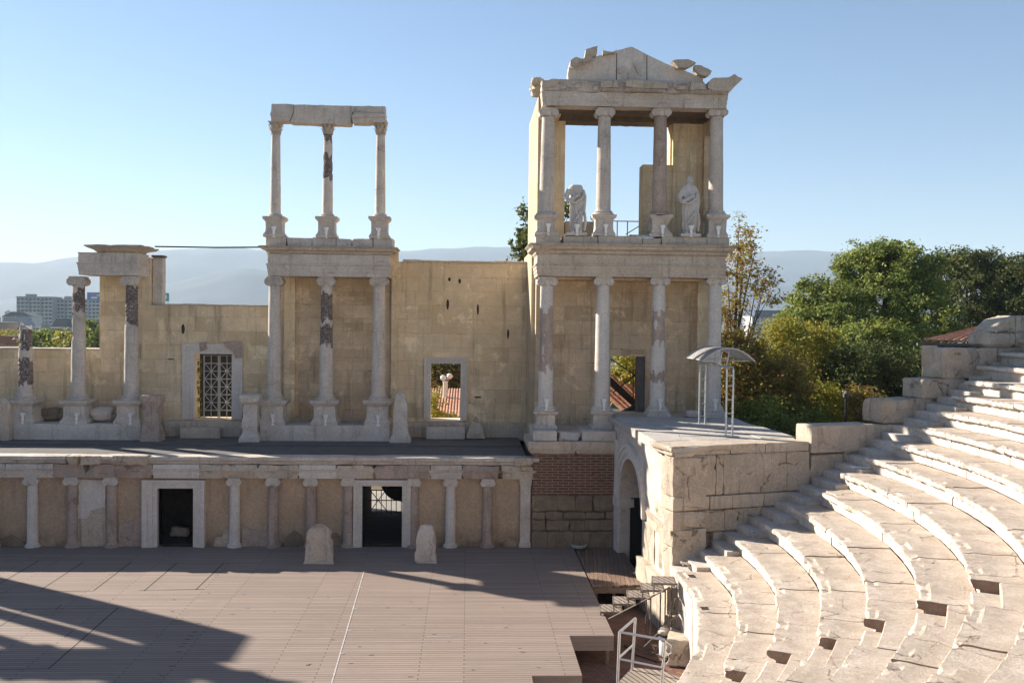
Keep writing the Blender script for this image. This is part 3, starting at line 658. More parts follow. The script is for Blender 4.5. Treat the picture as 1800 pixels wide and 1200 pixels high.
x0, x1 = X_(471, 470, 41.42), X_(684, 470, 41.42); ze0, ze1 = Z_(575, 486.5, YC), Z_(575, 447, 41.42)
ent(cp, 'entablature', x0, x1, 41.42, YW+.05, ze0, ze1, ENT, .8, [X_(573, 470, 41.42), X_(612, 470, 41.42)], M['marble'])
zk1 = Z_(575, 433, 41.2); ent(cp, 'cornice', x0, x1, 41.42, YW+.05, ze1+.003, zk1, CORN, 1., [X_(535, 440, 41.4)], M['marble_warm'], .012, .05)
zk2 = Z_(575, 418.5, 41.4); mb = MB()
for a, b, dz in ((467, 503, .12), (504, 548, 0), (549, 590, .04), (591, 618, -.02), (619, 655, 0), (656, 690, .08)):
    mb.rbox(X_(a, 425, 41.4)+.004, X_(b, 425, 41.4), 41.38+U(0, .04), 42.6, zk1+.003, zk2+dz*.6, .014, .03, .2, .03)
build('blocking_course', mb, M['marble'], cp)
for i, px in enumerate((484, 575.5, 668)):
    x = X_(px, 400, YC); zp = Z_(px, 382, YC); dx = (2.2 if i == 0 else 2. if i == 1 else 1.6)/40.8/((zp-Z_(px, 230, YC)))*-1
    pts = [(*zr(575, 228, 252), 4.7, 3.), (*zr(575, 272, 315), 5.1, 1.6)] if i == 1 else ()
    column(cp, x, YC, zk2+.02, zp, Z_(px, 237, YC), Z_(px, 214 if i else 215, YC), .225, .185, .88, 'corinthian', pts, lean=0.)
ya, yb = 41.45, 42.1; mb = MB()
def beam(pts, y0, y1, mm):
    q = [at(x, y, 41.5) for x, y in pts][::-1]; e = []
    for i in range(len(q)):
        a, b = q[i], q[(i+1) % len(q)]; n = max(1, int(hypot(a[0]-b[0], a[1]-b[1])/.15))
        for t in range(n):
            x = a[0]+(b[0]-a[0])*t/n; z = a[1]+(b[1]-a[1])*t/n; nn = noise.noise_vector(Vector((x*5, 1, z*5))); e.append((x+nn.x*.02, z+nn.z*.02))
    mb.prism(e, y0, y1)
beam([(477, 199), (478, 183), (517, 184), (516, 198), (509, 214), (477, 213)], ya-.02, yb, 0)
beam([(478, 183.5), (677, 187), (677, 199), (478, 196.5)], ya+.08, yb-.05, 0)
beam([(518, 184.5), (625, 187), (618, 202), (617, 219), (510, 216), (517, 199)], ya, yb+.02, 0)
beam([(627, 188), (648, 186.5), (677, 188), (677, 199), (627, 197)], ya+.03, yb, 0)
beam([(618, 203), (627, 198), (678, 200), (677, 216), (621, 217)], ya-.05, yb, 0)
beam([(476, 199), (514, 200), (511, 206), (476, 205)], ya-.07, ya, 0)
beam([(622, 201), (678, 202), (678, 207), (620, 208)], ya-.11, ya-.045, 0)
build('architrave', mb, M['marble'], cp, smooth=0)
mb = MB(); mb.tube([(X_(271, 433, YW), YW+.1, Z_(271, 433, YW)), (X_(380, 434.3, 42.6), 42.5, Z_(380, 435, 42.5)), (X_(459, 435, 42), 42., Z_(459, 434.5, 42))], .035, 6)
tag(build('tie_rod', mb, M['black_cable'], loc=(X_(271, 433, YW), YW+.1, Z_(271, 433, YW))), 'thin black rod running between the left and central pavilions', 'rod')

# ------------------------------------------------------------------ tower (right wing)
YT = 37.9; YB = 39.7
tw = thing('tower', 'tall two storey marble tower of eight columns under a broken triangular pediment', 'temple front', (6.4, YT, 0))
def tx(px, py=500, Y=YT): return X_(px, py, Y)
tz = lambda px, py, Y=YT: Z_(px, py, Y)
xl = X_(936, 870, 36.8); xr = 5.75
zbk = Z_(1000, 797, 36.8); zrb = Z_(1000, 869, 36.8)
mb = MB(); mb.box(xl, xr, 36.8, 39.5, zrb, zbk); build('brick_facing', mb, M['brick'], tw, smooth=0)
mb = MB(); mb.box(xl, xr, 36.95, 39.5, -.95, zrb-.01); random.seed(17); zc_ = -.95
while zc_ < zrb-.05:
    h_ = min(U(.3, .75), zrb-zc_); h_ = zrb-zc_ if zrb-zc_-h_ < .2 else h_; x = xl-.02
    while x < xr-.05:
        w_ = U(.35, 1.1)*(1.3 if h_ > .4 else .8); w_ = xr-x if xr-x-w_ < .3 else w_
        mb.rbox(x+.006, x+w_-.006, 36.74+U(-.02, .04), 37.2, zc_+.006, zc_+h_-.006, .06, .05, .12, .03, 1.6); x += w_
    zc_ += h_
build('rubble_base', mb, M['rubble'], tw, smooth=38)
mb = MB(); zp1 = Z_(1000, 776, 36.7)
for a, b in ((931, 1012), (1013, 1084)): mb.stack(X_(a, 785, 36.75), X_(b, 785, 36.75), 36.72, 39.5, [(-.03, zbk+.003), (.02, zbk+.1), (.07, zbk+.2), (.05, zbk+.3), (.05, zp1)], .02, .15, .05 if a < 1000 else .01, 2.)
build('base_moulding', mb, M['marble_warm'], tw)
mb = MB(); zp2 = Z_(1000, 757.5, 36.8)
mb.rbox(X_(938, 765, 36.8), X_(979, 765, 36.8), 36.8, 39.5, zp1+.002, zp2, .012, .02); mb.rbox(X_(1024, 765, 36.8), X_(1083, 765, 36.8), 36.8, 39.5, zp1+.002, zp2, .012, .02)
mb.rbox(X_(980, 765, 36.9), X_(1023, 765, 36.9), 36.95, 39.5, zp1-.02, zp2-.05, .07, .05, .1, .08, 2.5); build('plinth', mb, M['marble'], tw)
mb = MB(); mb.box(2.9, 10.0, 37.6, YB+.1, 3.2, zp2-.06); mb.box(5.9, 10.1, 37.3, YB, 3.2, 4.94); build('floor', mb, M['marble_warm'], tw, smooth=0)
# walls
ztop1 = tz(1100, 487); door = (X_(1073, 650, YB), X_(1134, 650, YB), Z_(1100, 626, YB))
xw0, xw1 = X_(942, 600, YB), X_(1246, 600, YB)
mb = MB(); mb.box(xw0, door[0], YB, YB+.8, 3.2, ztop1+1.2); mb.box(door[0], door[1], YB, YB+.8, door[2], ztop1+1.2); mb.box(door[1], xw1, YB, YB+.8, 3.2, ztop1+1.2); mb.box(door[0], door[1], YB, YB+.8, 3.2, 4.9)
build('inner_wall', mb, M['ochre_dark'], tw, smooth=0)
mb = MB(); xs0 = 2.79; ztw = tz(950, 172, YB)
mb.box(xs0, xs0+.42, 39.35, 45.3, 0, ztw)
mb.box(xs0-.16, xs0, 40.0, 45.3, 0, ztw-.8*0-6.2)
build('side_wall', mb, M['cream'], tw, smooth=0)
mb = MB(); xR = 10.0; mb.box(xR-.55, xR, YB-.3, YB+.8, 3.2, ztop1+1.2); mb.box(xR, xR+.4, YB-.3, 45, -.9, ztop1+1.2); build('corner_pier', mb, M['ochre'], tw, smooth=0)
mb = MB(); mb.box(X_(1123, 640, YB)-.0, X_(1134, 640, YB)-.012, YB+.05, YB+.75, 4.9, door[2]-.0); build('door_jamb', mb, M['floor_dark'], tw, smooth=0)
# lower order
lpx = (960, 1058.5, 1156.5, 1255)
for i, px in enumerate(lpx):
    x = tx(px, 600); zs, zc = tz(px, 502-(i*.5)), tz(px, 487)
    pts = []
    if i < 2: zb_, zp_ = zp2, tz(px, 721)
    else: zb_, zp_ = 4.9, tz(px, 721)
    mt_ = [M['marble_new'], M['marble_pink']]
    ban = {0: [(*zr(0, 545, 655, YT), 2, 3.3)], 1: [], 2: [(*zr(0, 548, 600, YT), 1, 3.3), (*zr(0, 652, 672, YT), 1, 3.3)], 3: []}[i]
    ban = [(tz(px, b_), tz(px, a_), 1, 3.4) for a_, b_ in {0: [(545, 650)], 1: [], 2: [(548, 602), (654, 674)], 3: []}[i]]
    s_ = build('column', shaft(x, YT, zp_, zs, .295, .255, ban, False, .0015), mt_, tw)
    if i < 2: build('pedestal', pedestal(x, YT, zb_, zp_, .92, .015, .05 if i == 0 else 0), M['marble'], s_)
    else:
        pb = MB(); pb.stack(x-.4, x+.4, YT-.4, YT+.4, [(.06, zb_), (.06, zp_-.12), (0, zp_-.05), (-.03, zp_)], .012, .15); build('pedestal', pb, M['marble'], s_)
    build('capital', ionic(x+.005, YT, zs, zc, .255), M['marble_new'], s_)
YE = 37.5
x0, x1 = X_(946, 470, YE), X_(1275, 470, YE)
ze1 = Z_(1100, 448, YE)
ent(tw, 'entablature', x0, x1, YE, YB+.1, tz(1100, 487.5), ze1, ENT, .8, [X_(p, 470, YE) for p in (1058, 1262)], M['marble_warm'], .006)
mb = MB()
mb.box(x0+.6, x1-.6, YE+.9, YB-.01, tz(1100, 492), tz(1100, 487.5)-.004); build('ceiling', mb, M['ochre_dark'], tw, smooth=0)
zk1 = Z_(1100, 429, YE-.3); ent(tw, 'cornice', x0, x1, YE, YB+.6, ze1+.003, zk1, CORN, 1., [X_(976, 440, YE)], M['marble_warm'], .006, .012)
mb = MB(); mb.stack(X_(938, 440, YE), X_(975, 440, YE), YE-.25, YE+.6, [(-.2, ze1+.01), (-.1, ze1+.1), (.08, zk1-.1), (.1, zk1+.02)], .04, .12, .08, 2.5); build('broken_cornice_block', mb, M['marble_warm'], tw)
zk2 = Z_(1100, 414, YE); mb = MB()
for a, b, dz in ((943, 985, 0), (990, 1050, -.06), (1051, 1129, -.02), (1130, 1162, -.09), (1163, 1282, -.02)):
    mb.rbox(X_(a, 420, YE)+.004, X_(b, 420, YE), YE-.02, YB+.6, zk1+.003, zk2+dz, .012, .02, .25, .03 if dz < -.05 else 0)
build('blocking_course', mb, M['marble_warm'], tw)
# upper order
upx = (964, 1062.5, 1161, 1260); ub = (960, 1060, 1158.5, 1257.5)
zu0 = zk2-.02
for i, px in enumerate(ub):
    x = tx(px, 400); zp_ = tz(px, 379); zs, zc = tz(upx[i], 206), tz(upx[i], 192); xt = tx(upx[i], 200); ln = (xt-x)/(zs-zp_)
    s_ = build('column', shaft(x, YT, zp_, zs, .29, .245, [], False, ln), [M['marble_pink'] if i == 2 else M['marble'], M['marble_pink']], tw)
    build('pedestal', pedestal(x, YT, zu0, zp_, .9, .015, .1 if i == 2 else .03), M['marble'], s_); build('capital', ionic(xt, YT, zs, zc, .245), M['marble_new'], s_)
za0, za1, za2 = tz(1100, 191.5), tz(1100, 168), tz(1100, 150)
xa0, xa1 = X_(954, 170, YE), X_(1277, 180, YE)
ent(tw, 'architrave', xa0, xa1, YE, YE+.75, za0, za1, [(0, 0), (0, .3), (.02, .31), (.02, .6), (.04, .62), (.04, .9), (.07, 1)], 1, [X_(p, 170, YE) for p in (1067, 1165, 1203, 1264)], M['marble'], .012, .06)
o_ = ent(tw, 'frieze', xa0, xa1, YE+.02, YE+.75, za1+.003, za2, [(0, 0), (.03, .1), (.05, .5), (.03, .85), (.08, 1)], 1, [X_(p, 170, YE) for p in (1067, 1165, 1203, 1264)], M['marble'], .045, .05)
# scroll relief on the frieze
mb = MB(); random.seed(5)
for i in range(34):
    x = xa0+.15+(xa1-xa0-.3)*i/33+U(-.05, .05); z = (za1+za2)/2+.12*sin(i*1.1)
    mb.tube([(x-.12, YE-.02, z-.1), (x-.03, YE-.06, z+.09), (x+.09, YE-.05, z+.05), (x+.07, YE-.03, z-.06)], [.02, .035, .03, .015], 6)
    if i % 3 == 0: mb.rock((x, YE-.02, z), (.09, .05, .09), .4, 8, 6)
build('frieze_relief', mb, M['marble'], tw)
mb = MB(); zc_ = tz(1100, 144); mb.rbox(xa0+.25, X_(1240, 150, YE), YE+.1, YE+.75, za2+.003, zc_, .012, .02, .25, .03)
build('cornice', mb, M['marble'], tw)
def chunk(pts, y0, y1, mat='marble_warm', name='broken_cornice_block', teeth=None):
    global mb; mb = MB(); beam([(a, b) for a, b in pts], y0, y1, 0)
    if teeth:
        (ax, az), (bx, bz), n = teeth
        for i in range(n):
            t = i/n; X, Z = at(ax+(bx-ax)*t, az+(bz-az)*t, YE); mb.box(X, X+.045, y0-.04, y0+.02, Z-.1, Z-.0)
    # scale from the beam helper's depth (41.5) to the tower front
    return build(name, mb, M[mat], tw, smooth=0)
_beam = beam
kk_ = .18
def beam(pts, y0, y1, mm):
    q = [at(x, y, YE) for x, y in pts][::-1]; e = []
    for i in range(len(q)):
        a, b = q[i], q[(i+1) % len(q)]; n = max(1, int(hypot(a[0]-b[0], a[1]-b[1])/.08))
        for t in range(n):
            x = a[0]+(b[0]-a[0])*t/n; z = a[1]+(b[1]-a[1])*t/n; nn = noise.noise_vector(Vector((x*6, 1, z*6))); n2 = noise.noise_vector(Vector((x*19, y0, z*19))); e.append((x+nn.x*.05*kk_+n2.x*.03*kk_, z+nn.z*.05*kk_+n2.z*.03*kk_))
    mb.prism(e, y0, y1)
chunk([(1000, 143), (999, 128), (1001, 116), (1028, 104), (1060, 94), (1080, 88), (1112, 79.5), (1146, 97), (1182, 114), (1205, 122), (1238, 135), (1238, 150), (1085, 146)], YE+.2, YE+.6, 'marble_new', 'pediment')
kk_ = .1
chunk([(1084, 146), (1084.6, 92), (1086, 92), (1086, 146)], YE+.19, YE+.3, 'panel_gap' if 0 else 'floor_dark', 'joint'); chunk([(1138, 148), (1138, 95), (1139.4, 95), (1139.4, 148)], YE+.19, YE+.3, 'floor_dark', 'joint')
kk_ = .6
chunk([(1002, 117), (1002, 108), (1013, 103), (1022, 106), (1040, 101), (1040, 106), (1005, 119)], YE-.15, YE+.6, teeth=((1006, 118), (1044, 103), 11))
chunk([(1027, 104), (1029, 88), (1050, 82), (1048, 99)], YE-.12, YE+.22); chunk([(1060, 97), (1061, 89), (1076, 93), (1084, 88), (1080, 94)], YE-.05, YE+.25)
chunk([(1180, 110), (1186, 107), (1208, 107), (1221, 113), (1207, 121), (1190, 121)], YE-.2, YE+.22); chunk([(1219, 123), (1220, 117), (1230, 117), (1250, 127), (1247, 133), (1240, 136), (1225, 131)], YE-.18, YE+.22)
chunk([(1242, 158), (1243, 146), (1250, 140), (1276, 140), (1287, 134), (1303, 142), (1290, 153), (1281, 163), (1250, 162)], YE-.28, YE+.2, teeth=((1244, 161), (1280, 163), 9))
chunk([(1055, 156), (1056, 146), (1084, 145), (1085, 156)], YE-.2, YE+.3, teeth=((1058, 157), (1082, 157), 7))
chunk([(1098, 155), (1099, 147), (1112, 143), (1126, 147), (1150, 146), (1170, 151), (1171, 159), (1120, 158)], YE-.3, YE+.3, teeth=((1100, 158), (1168, 161), 20))
chunk([(1188, 159), (1190, 152), (1204, 152), (1208, 159)], YE-.15, YE+.3); chunk([(1210, 160), (1213, 146), (1236, 150), (1240, 160)], YE-.25, YE+.3, teeth=((1213, 161), (1236, 162), 7))
chunk([(955, 155), (956, 148), (970, 139), (979, 140), (979, 153)], YE-.1, YE+.6)
# relief fragments in the pediment
chunk([(1090, 143), (1100, 131), (1112, 125), (1126, 131), (1124, 143)], YE+.1, YE+.25, 'marble', 'pediment_relief'); chunk([(1089, 128), (1088, 119), (1100, 115), (1101, 121), (1095, 128)], YE+.1, YE+.25, 'marble', 'pediment_relief'); chunk([(1115, 110), (1121, 111), (1128, 131), (1124, 133)], YE+.08, YE+.25, 'marble', 'pediment_relief')
# corner ornament at the rear left of the roof
mb = MB(); mb.rock((X_(944, 160, 39.2), 39.1, Z_(944, 161, 39.2)), (.28, .35, .27), .4, 16, 10); build('carved_boss', mb, M['marble_warm'], tw); mb = MB(); mb.rbox(X_(934, 146, 38.6), X_(956, 146, 38.6), 38.2, 39.8, Z_(944, 149, 38.6), Z_(944, 140, 38.6), .05, .05, .12, .08, 2.5)
build('broken_cornice_block', mb, M['marble_warm'], tw)
# upper walls
mb = MB(); zq = Z_(1000, 213, YB)
mb.box(xs0+.42, X_(993, 300, YB), YB, YB+.9, ztop1+1.2, zq); build('upper_pier', mb, M['ochre'], tw, smooth=0)
mb = MB(); mb.box(X_(1131, 300, YB), X_(1183, 300, YB), YB+.1, YB+.95, ztop1+1.2, Z_(1160, 289, YB)); mb.box(X_(1183, 300, YB), X_(1242, 300, YB), YB+.05, YB+.9, ztop1+1.2, zq); mb.box(X_(1176, 290, YB)+.1, X_(1183, 300, YB), YB+.3, YB+.9, Z_(1160, 289, YB), zq)
build('upper_wall', mb, M['ochre'], tw, smooth=0)
mb = MB(); mb.box(X_(1235, 300, YB), xR+.05, YB-.25, YB+1, ztop1+1.2, zq+.0); build('upper_pier', mb, M['ochre_dark'], tw, smooth=0)
mb = MB(); mb.box(X_(1242, 250, YB-.4), X_(1254, 250, YB-.4), YE+.8, YB-.26, Z_(1240, 238, YB-.4), zq); mb.box(xs0+.1, X_(993, 200, YB)-.3, YE+.8, YB-.01, Z_(960, 215, YB), zq); build('bracket', mb, M['ochre_dark'], tw, smooth=0)
mb = MB(); mb.rbox(xs0, xR+.1, YB+.0, YB+.9, zq+.002, zq+.38, .03, .03, .15, .06, 2.); mb.rbox(xs0+.2, xR, YE+.76, YB-.0, zq+.2, zq+.42, .02, .02, .3); build('roof_beam', mb, M['soffit'], tw)
mb = MB(); mb.rbox(X_(994, 390, YB), X_(1051, 390, YB), YB+.1, YB+.6, ztop1+1.1, Z_(1040, 389, YB), .02, .03); build('low_parapet', mb, M['ochre_dark'], tw)
mb = MB(); ry = 41.8
za, zb_ = Z_(1100, 389, ry), Z_(1100, 412, ry)
for px in (1085, 1103): mb.tube([(X_(px, 400, ry), ry, zb_-.8), (X_(px, 400, ry), ry, za)], .025, 6)
mb.tube([(X_(1052, 389, ry), ry, za), (X_(1128, 389, ry), ry, za)], .025, 6); mb.tube([(X_(1100, 411, ry), ry, zb_), (X_(1130, 389, ry), ry, za-.1)], .025, 6)
tag(build('roof_railing', mb, M['gate'], loc=(X_(1090, 400, ry), ry, zb_)), 'thin grey metal railing behind the upper columns of the tower', 'railing')

# crumpled sheet on the blocking course
mb = MB(); L = []
for i in range(7):
    l = []
    for j in range(15):
        px = 1111+j*3.6; x = X_(px, 412, YE-.1); t = i/6; y = YE-.06+t*.9; z = zk2-.015+.05*abs(sin(j*1.3+i*.7))*(1-.3*t)+.02-(.16*(1-t*4) if t < .25 else 0)*(1 if 2 < j < 12 else .3)
        l.append((x+.06*sin(i*2+j), y, z+.02))
    L.append(l)
mb.loops(L, cap=False, closed=False); sh = build('tarpaulin', mb, M['sheet'], loc=(X_(1135, 412, YE), YE, zk2)); sh.modifiers.new('t', 'SOLIDIFY').thickness = .012
tag(sh, 'pale crumpled sheet lying on the ledge between the two statues', 'tarpaulin')

# ------------------------------------------------------------------ statues
def statue(label, cx, cy, z0, h, head=True, hs=0.):
    mb = MB(); k = h/2.1 if head else h/1.82
    seg = 44
    prof_ = [(0, .19, .15), (.08, .235, .17), (.3, .23, .17), (.6, .235, .17), (.85, .255, .18), (1.05, .25, .175), (1.25, .245, .17), (1.4, .27, .17), (1.55, .285, .16), (1.63, .27, .145), (1.68, .22, .13), (1.71, .15, .12), (1.74, .1, .1), (1.8, .085, .09)]
    L = []
    n = 60
    def lerp(t):
        for (za, a, b), (zb, c, d) in zip(prof_, prof_[1:]):
            if za <= t <= zb: q = (t-za)/(zb-za); return a+(c-a)*q, b+(d-b)*q
        return prof_[-1][1:]
    zt_ = 1.8 if head else 1.69
    for i in range(n+1):
        z = zt_*i/n; a, b = lerp(z); l = []
        for j in range(seg):
            t = 2*pi*j/seg; f = 0
            if .05 < z < 1.66:
                fade = min(1, (z-.05)*4)*min(1, (1.66-z)*5)
                # vertical folds low down, diagonal ones across the torso
                lo = sin(t*13+1.2*sin(z*3)); hi = sin(t*5+z*15)
                q = ss(.75, 1.2, z); f = fade*(.036*lo*(1-q)+.034*hi*q+.014*noise.noise(Vector((cos(t)*3, sin(t)*3, z*5+hs))))
            l.append((cx+k*((a+f)*(1 if head else .9)*cos(t)+.015*sin(z*2.2)), cy+k*((b+f)*sin(t)), z0+.12*k+z*k))
        L.append(l)
    mb.loops(L)
    def tb(pts, r): mb.tube([(cx+k*x, cy+k*y, z0+k*z) for x, y, z in pts], [q*k for q in r], 12)
    tb([(-.26, -.02, 1.64), (-.34, -.06, 1.42), (-.31, -.14, 1.24), (-.14, -.24, 1.30), (.03, -.27, 1.42), (.06, -.26, 1.46)], [.085, .09, .08, .068, .055, .03])      # right arm in its sling
    for q in range(4): tb([(.05+.015*q, -.27, 1.44-.012*q), (.1+.012*q, -.265, 1.47-.02*q)], [.016, .012])
    tb([(.22, .0, 1.63), (.29, .0, 1.4), (.29, -.03, 1.1), (.28, -.06, .86), (.275, -.08, .8)], [.085, .085, .07, .05, .04])                                    # left arm down
    for q in range(4): tb([(.26+.014*q, -.09, .82), (.26+.014*q, -.10, .73)], [.015, .011])
    tb([(-.3, -.2, 1.2), (-.05, -.26, 1.15), (.2, -.2, 1.35), (.27, -.1, 1.6)], [.03, .045, .05, .04]); tb([(.2, -.2, .95), (.05, -.25, .7), (-.12, -.24, .45)], [.02, .04, .02])
    tb([(.3, -.1, .85), (.33, -.1, .5), (.3, -.08, .2)], [.04, .06, .04])                                                                                   # hanging end of the toga
    for sx in (-.13, .12): mb.rock((cx+k*sx, cy-k*.2, z0+k*.15), (.075*k, .15*k, .07*k), .15, 12, 8, cut=False)
    if head:
        tb([(0, -.0, 1.74), (0, -.03, 1.95)], [.08, .075])
        hz = 1.93; L = []
        for i in range(19):
            t = pi*i/18; l = []
            for j in range(24):
                a = 2*pi*j/24; d = Vector((sin(t)*cos(a), sin(t)*sin(a), -cos(t)))
                r = 1.
                x, y, z = d.x*.112, d.y*.13, d.z*.16
                if d.y < 0:
                    fr_ = max(0, -d.y)
                    y -= .026*math.exp(-((d.x/.22)**2+((d.z+.05)/.28)**2))            # nose
                    y -= .012*math.exp(-((d.x/.4)**2+((d.z-.32)/.12)**2))              # brow
                    for ex in (-.36, .36): y += .014*math.exp(-(((d.x-ex)/.16)**2+((d.z-.12)/.12)**2))
                    y += .008*math.exp(-((d.x/.3)**2+((d.z+.42)/.05)**2)); y -= .012*math.exp(-((d.x/.35)**2+((d.z+.72)/.2)**2))
                if d.z > .35 or d.y > .1: n_ = noise.noise(d*6)*.014+.008; x += d.x*n_*2; y += d.y*n_*2; z += d.z*n_
                if d.z < 0: x *= 1-.22*(-d.z)**1.5
                l.append((cx+k*x, cy+k*(y-.03), z0+k*(hz+.06+z)))
            L.append(l)
        mb.loops(L)
        for sx in (-1, 1): mb.rock((cx+k*sx*.113, cy-k*.02, z0+k*1.97), (.018*k, .03*k, .045*k), .1, 8, 6, cut=False)
    mb.rbox(cx-.36*k, cx+.36*k, cy-.33*k, cy+.3*k, z0, z0+.12*k, .015, .03, .12)
    o = build('statue', mb, M['statue'], smooth=60, loc=(cx, cy, z0)); r = o.modifiers.new('r', 'REMESH'); r.mode = 'VOXEL'; r.voxel_size = .016; r.use_smooth_shade = True
    return tag(o, label, 'statue', 'toga statues in the tower')
M['statue'] = stone('statue_marble', (.60, .56, .52), (.53, .49, .45), stain=.3, streak=.25, crack=0, bump=.15, lich_k=.15)
statue('headless pale marble statue in a draped toga at the left of the tower', X_(1012, 400, 37.75), 37.75, zk2-.04, Z_(1012, 324, 37.75)-zk2+.02, False)
statue('pale marble toga statue with bearded head at the right of the tower', X_(1211, 400, 37.75), 37.75, zk2-.02, Z_(1211, 311, 37.75)-zk2-.0, True, 4.)

# ------------------------------------------------------------------ spotlights
def spotlight(x, y, z, label, proto=[None]):
    if proto[0] is None:
        r = thing('spotlight', label, 'spotlight', (x, y, z), 'small white spotlights on the pedestals'); mb = MB()
        mb.lathe(x, y, [(.055, z+.12), (.06, z+.17), (.06, z+.3), (.1, z+.36), (.115, z+.44), (.1, z+.45), (.085, z+.40), (.03, z+.39)], 16); build('lamp_body', mb, M['white'], r)
        mb = MB(); mb.lathe(x, y, [(.075, z), (.075, z+.03), (.03, z+.045), (.03, z+.12)], 14); build('foot', mb, M['white'], r); proto[0] = r; return r
    r = proto[0].copy(); link(r); r.location = (x, y, z); r['label'] = label
    for ch in proto[0].children: c = ch.copy(); link(c); c.parent = r
    return r
NM3 = ['left', 'middle', 'right']
for i, px in enumerate((37, 132, 227)): spotlight(X_(px, 745, 41.05), 41.2, Z_(300, 746, 41.15), 'white spotlight at the foot of the %s left-pavilion column' % ['broken', 'middle', 'right'][i])
for i, px in enumerate((478, 571, 664)): spotlight(X_(px, 745, 41.05), 41.2, Z_(300, 746, 41.15), 'white spotlight at the foot of the %s lower column of the central pavilion' % NM3[i])
for i, px in enumerate((481, 573, 665)): spotlight(X_(px, 412, 41.3), 41.32, zk2*0+Z_(575, 418.5, 41.4), 'white spotlight before the %s upper pedestal of the central pavilion' % NM3[i])
N4 = ['first', 'second', 'third', 'fourth']
for i, px in enumerate((961, 1062, 1161, 1258)): spotlight(X_(px, 712, 37.4), 37.43, Z_(px, 721, 37.4)-.0, 'white spotlight at the base of the %s lower tower column from the left' % N4[i])
for i, px in enumerate((964, 1065, 1165, 1263)): spotlight(X_(px, 405, 37.4), 37.42, zk2-.03, 'white spotlight before the %s upper tower pedestal from the left' % N4[i])
spotlight(X_(1014, 405, 37.4), 37.38, zk2-.05, 'white spotlight at the feet of the headless statue'); spotlight(X_(1215, 405, 37.4), 37.38, zk2-.03, 'white spotlight at the feet of the statue with a head')

# ------------------------------------------------------------------ loose stones on the walkway and stage
def wzp(px, py, Y): return at(px, py, Y)
zpl = ZF
stela('short reddish stone pillar right of the left pavilion', X_(267, 740, 40.9), 41.0, ZF, Z_(267, 694, 41), .72, .6, 'marble_pink', 'flat', .08, .09)
stela('grey stone altar with moulded cap left of the central pavilion', X_(440, 740, 40.9), 41.0, ZF, Z_(440, 693, 41), .64, .55, 'marble', 'flat', .16, .04)
stela('round topped grey figure stone right of the central pavilion', X_(704, 740, 40.9), 41.0, ZF, Z_(704, 689, 41), .62, .5, 'marble', 'round', .2, .06)
stela('pointed carved stone fragment right of the window opening', X_(837, 745, 42), 42.1, ZF+.1, Z_(837, 733, 42), .74, .4, 'marble_warm', 'point', .05, .07)
mb = MB(); mb.rbox(X_(749, 760, 41.9), X_(817, 760, 41.9), 41.9, 42.5, ZF+.06, Z_(785, 752, 41.9), .02, .03, .15, .03); tag(build('stone_slab', mb, M['marble'], loc=(X_(783, 760, 42), 42.2, ZF+.06)), 'low grey slab lying below the window opening', 'stone slab')
rock_thing('boulder', 'pale rounded boulder between the two whole columns of the left pavilion', 'boulder', (X_(180, 727, 42), 42., Z_(180, 727, 42)), (.52, .35, .33), 'marble', .3)
rock_thing('carved_block', 'dark broken carved block behind the left pavilion columns', 'carved stone', (X_(92, 728, 42.4), 42.45, Z_(92, 729, 42.4)), (.95, .3, .3), 'rubble', .3, 2.)
rock_thing('stone_heap', 'rough brown stone at the left edge beside the broken column', 'stone', (X_(-4, 740, 41), 41.1, ZF+.85), (.62, .5, .92), 'marble_warm', .35)
rock_thing('boulder', 'flat grey broken stone lying on the terrace behind the canopy', 'boulder', (X_(1218, 719, 37.6), 37.7, 5.08), (.36, .25, .15), 'marble', .35)
def stagestone(label, px0, px1, pyb, pyt, slant, mat):
    y = on(px0, pyb, 0).y+.2; x0, x1 = X_(px0, pyb, y), X_(px1, pyb, y); h = Z_(px0, pyt, y); mb = MB(); cx = (x0+x1)/2; a = (x1-x0)/2
    mb.stack(cx-a, cx+a, y, y+.5, [(.03, 0), (.0, .12), (-.035, h*.35), (-.06, h*.66), (-.09, h*.8), (-.15, h*.89), (-a*.5, h*.965), (-a*.78, h)], .05, .11, .08, 2.2)
    for i, v in enumerate(mb.v): mb.v[i] = (v[0]+slant*v[2], v[1]+.1*v[2], v[2])
    return tag(build('stage_stone', mb, mat, smooth=30, loc=(cx, y+.25, 0)), label, 'standing stone', 'two weathered marble stones on the stage')
stagestone('weathered marble standing stone on the stage left of the right doorway, broad foot', 535, 585, 993, 926, -.03, M['marble_warm'])
stagestone('narrow pointed marble standing stone on the stage right of the right doorway', 729, 767, 993, 925, 0., M['marble'])

# ------------------------------------------------------------------ stage and orchestra
st = thing('stage', 'large brown boarded stage with stepped right edge', 'stage', (-11, 30, -.9))
def sx(v): return -11.4*2-v
poly = [(4.14, 36.9), (4.14, 26.45), (2.90, 26.45), (2.90, 23.45), (1.66, 23.45), (1.66, 20.8), (0, 20.8), (0, 18.6), (-22.8, 18.6), (-22.8, 20.8), (-24.5, 20.8), (-24.5, 26.4), (-27, 26.4), (-27, 36.9)]
mb = MB(); mb.zprism(poly[::-1], -.08, 0); build('deck', mb, M['deck'], st, smooth=0)
mb = MB()
for (a, b), (c, d) in zip(poly[:-2], poly[1:-1]):
    for k in range(3):
        z1 = -.085-.115*k; z0 = z1-.11
        if abs(a-c) < .01: s_ = -1 if a > -11 else 1; mb.box(min(a, a+s_*.03)+(0), max(a, a+s_*.03), min(b, d), max(b, d), z0, z1)
        else: mb.box(min(a, c), max(a, c)-(.031 if a > -11 else 0), b, b+.03, z0, z1)
build('fascia', mb, M['timber'] if 0 else M['deck'], st, smooth=0)
mb = MB()
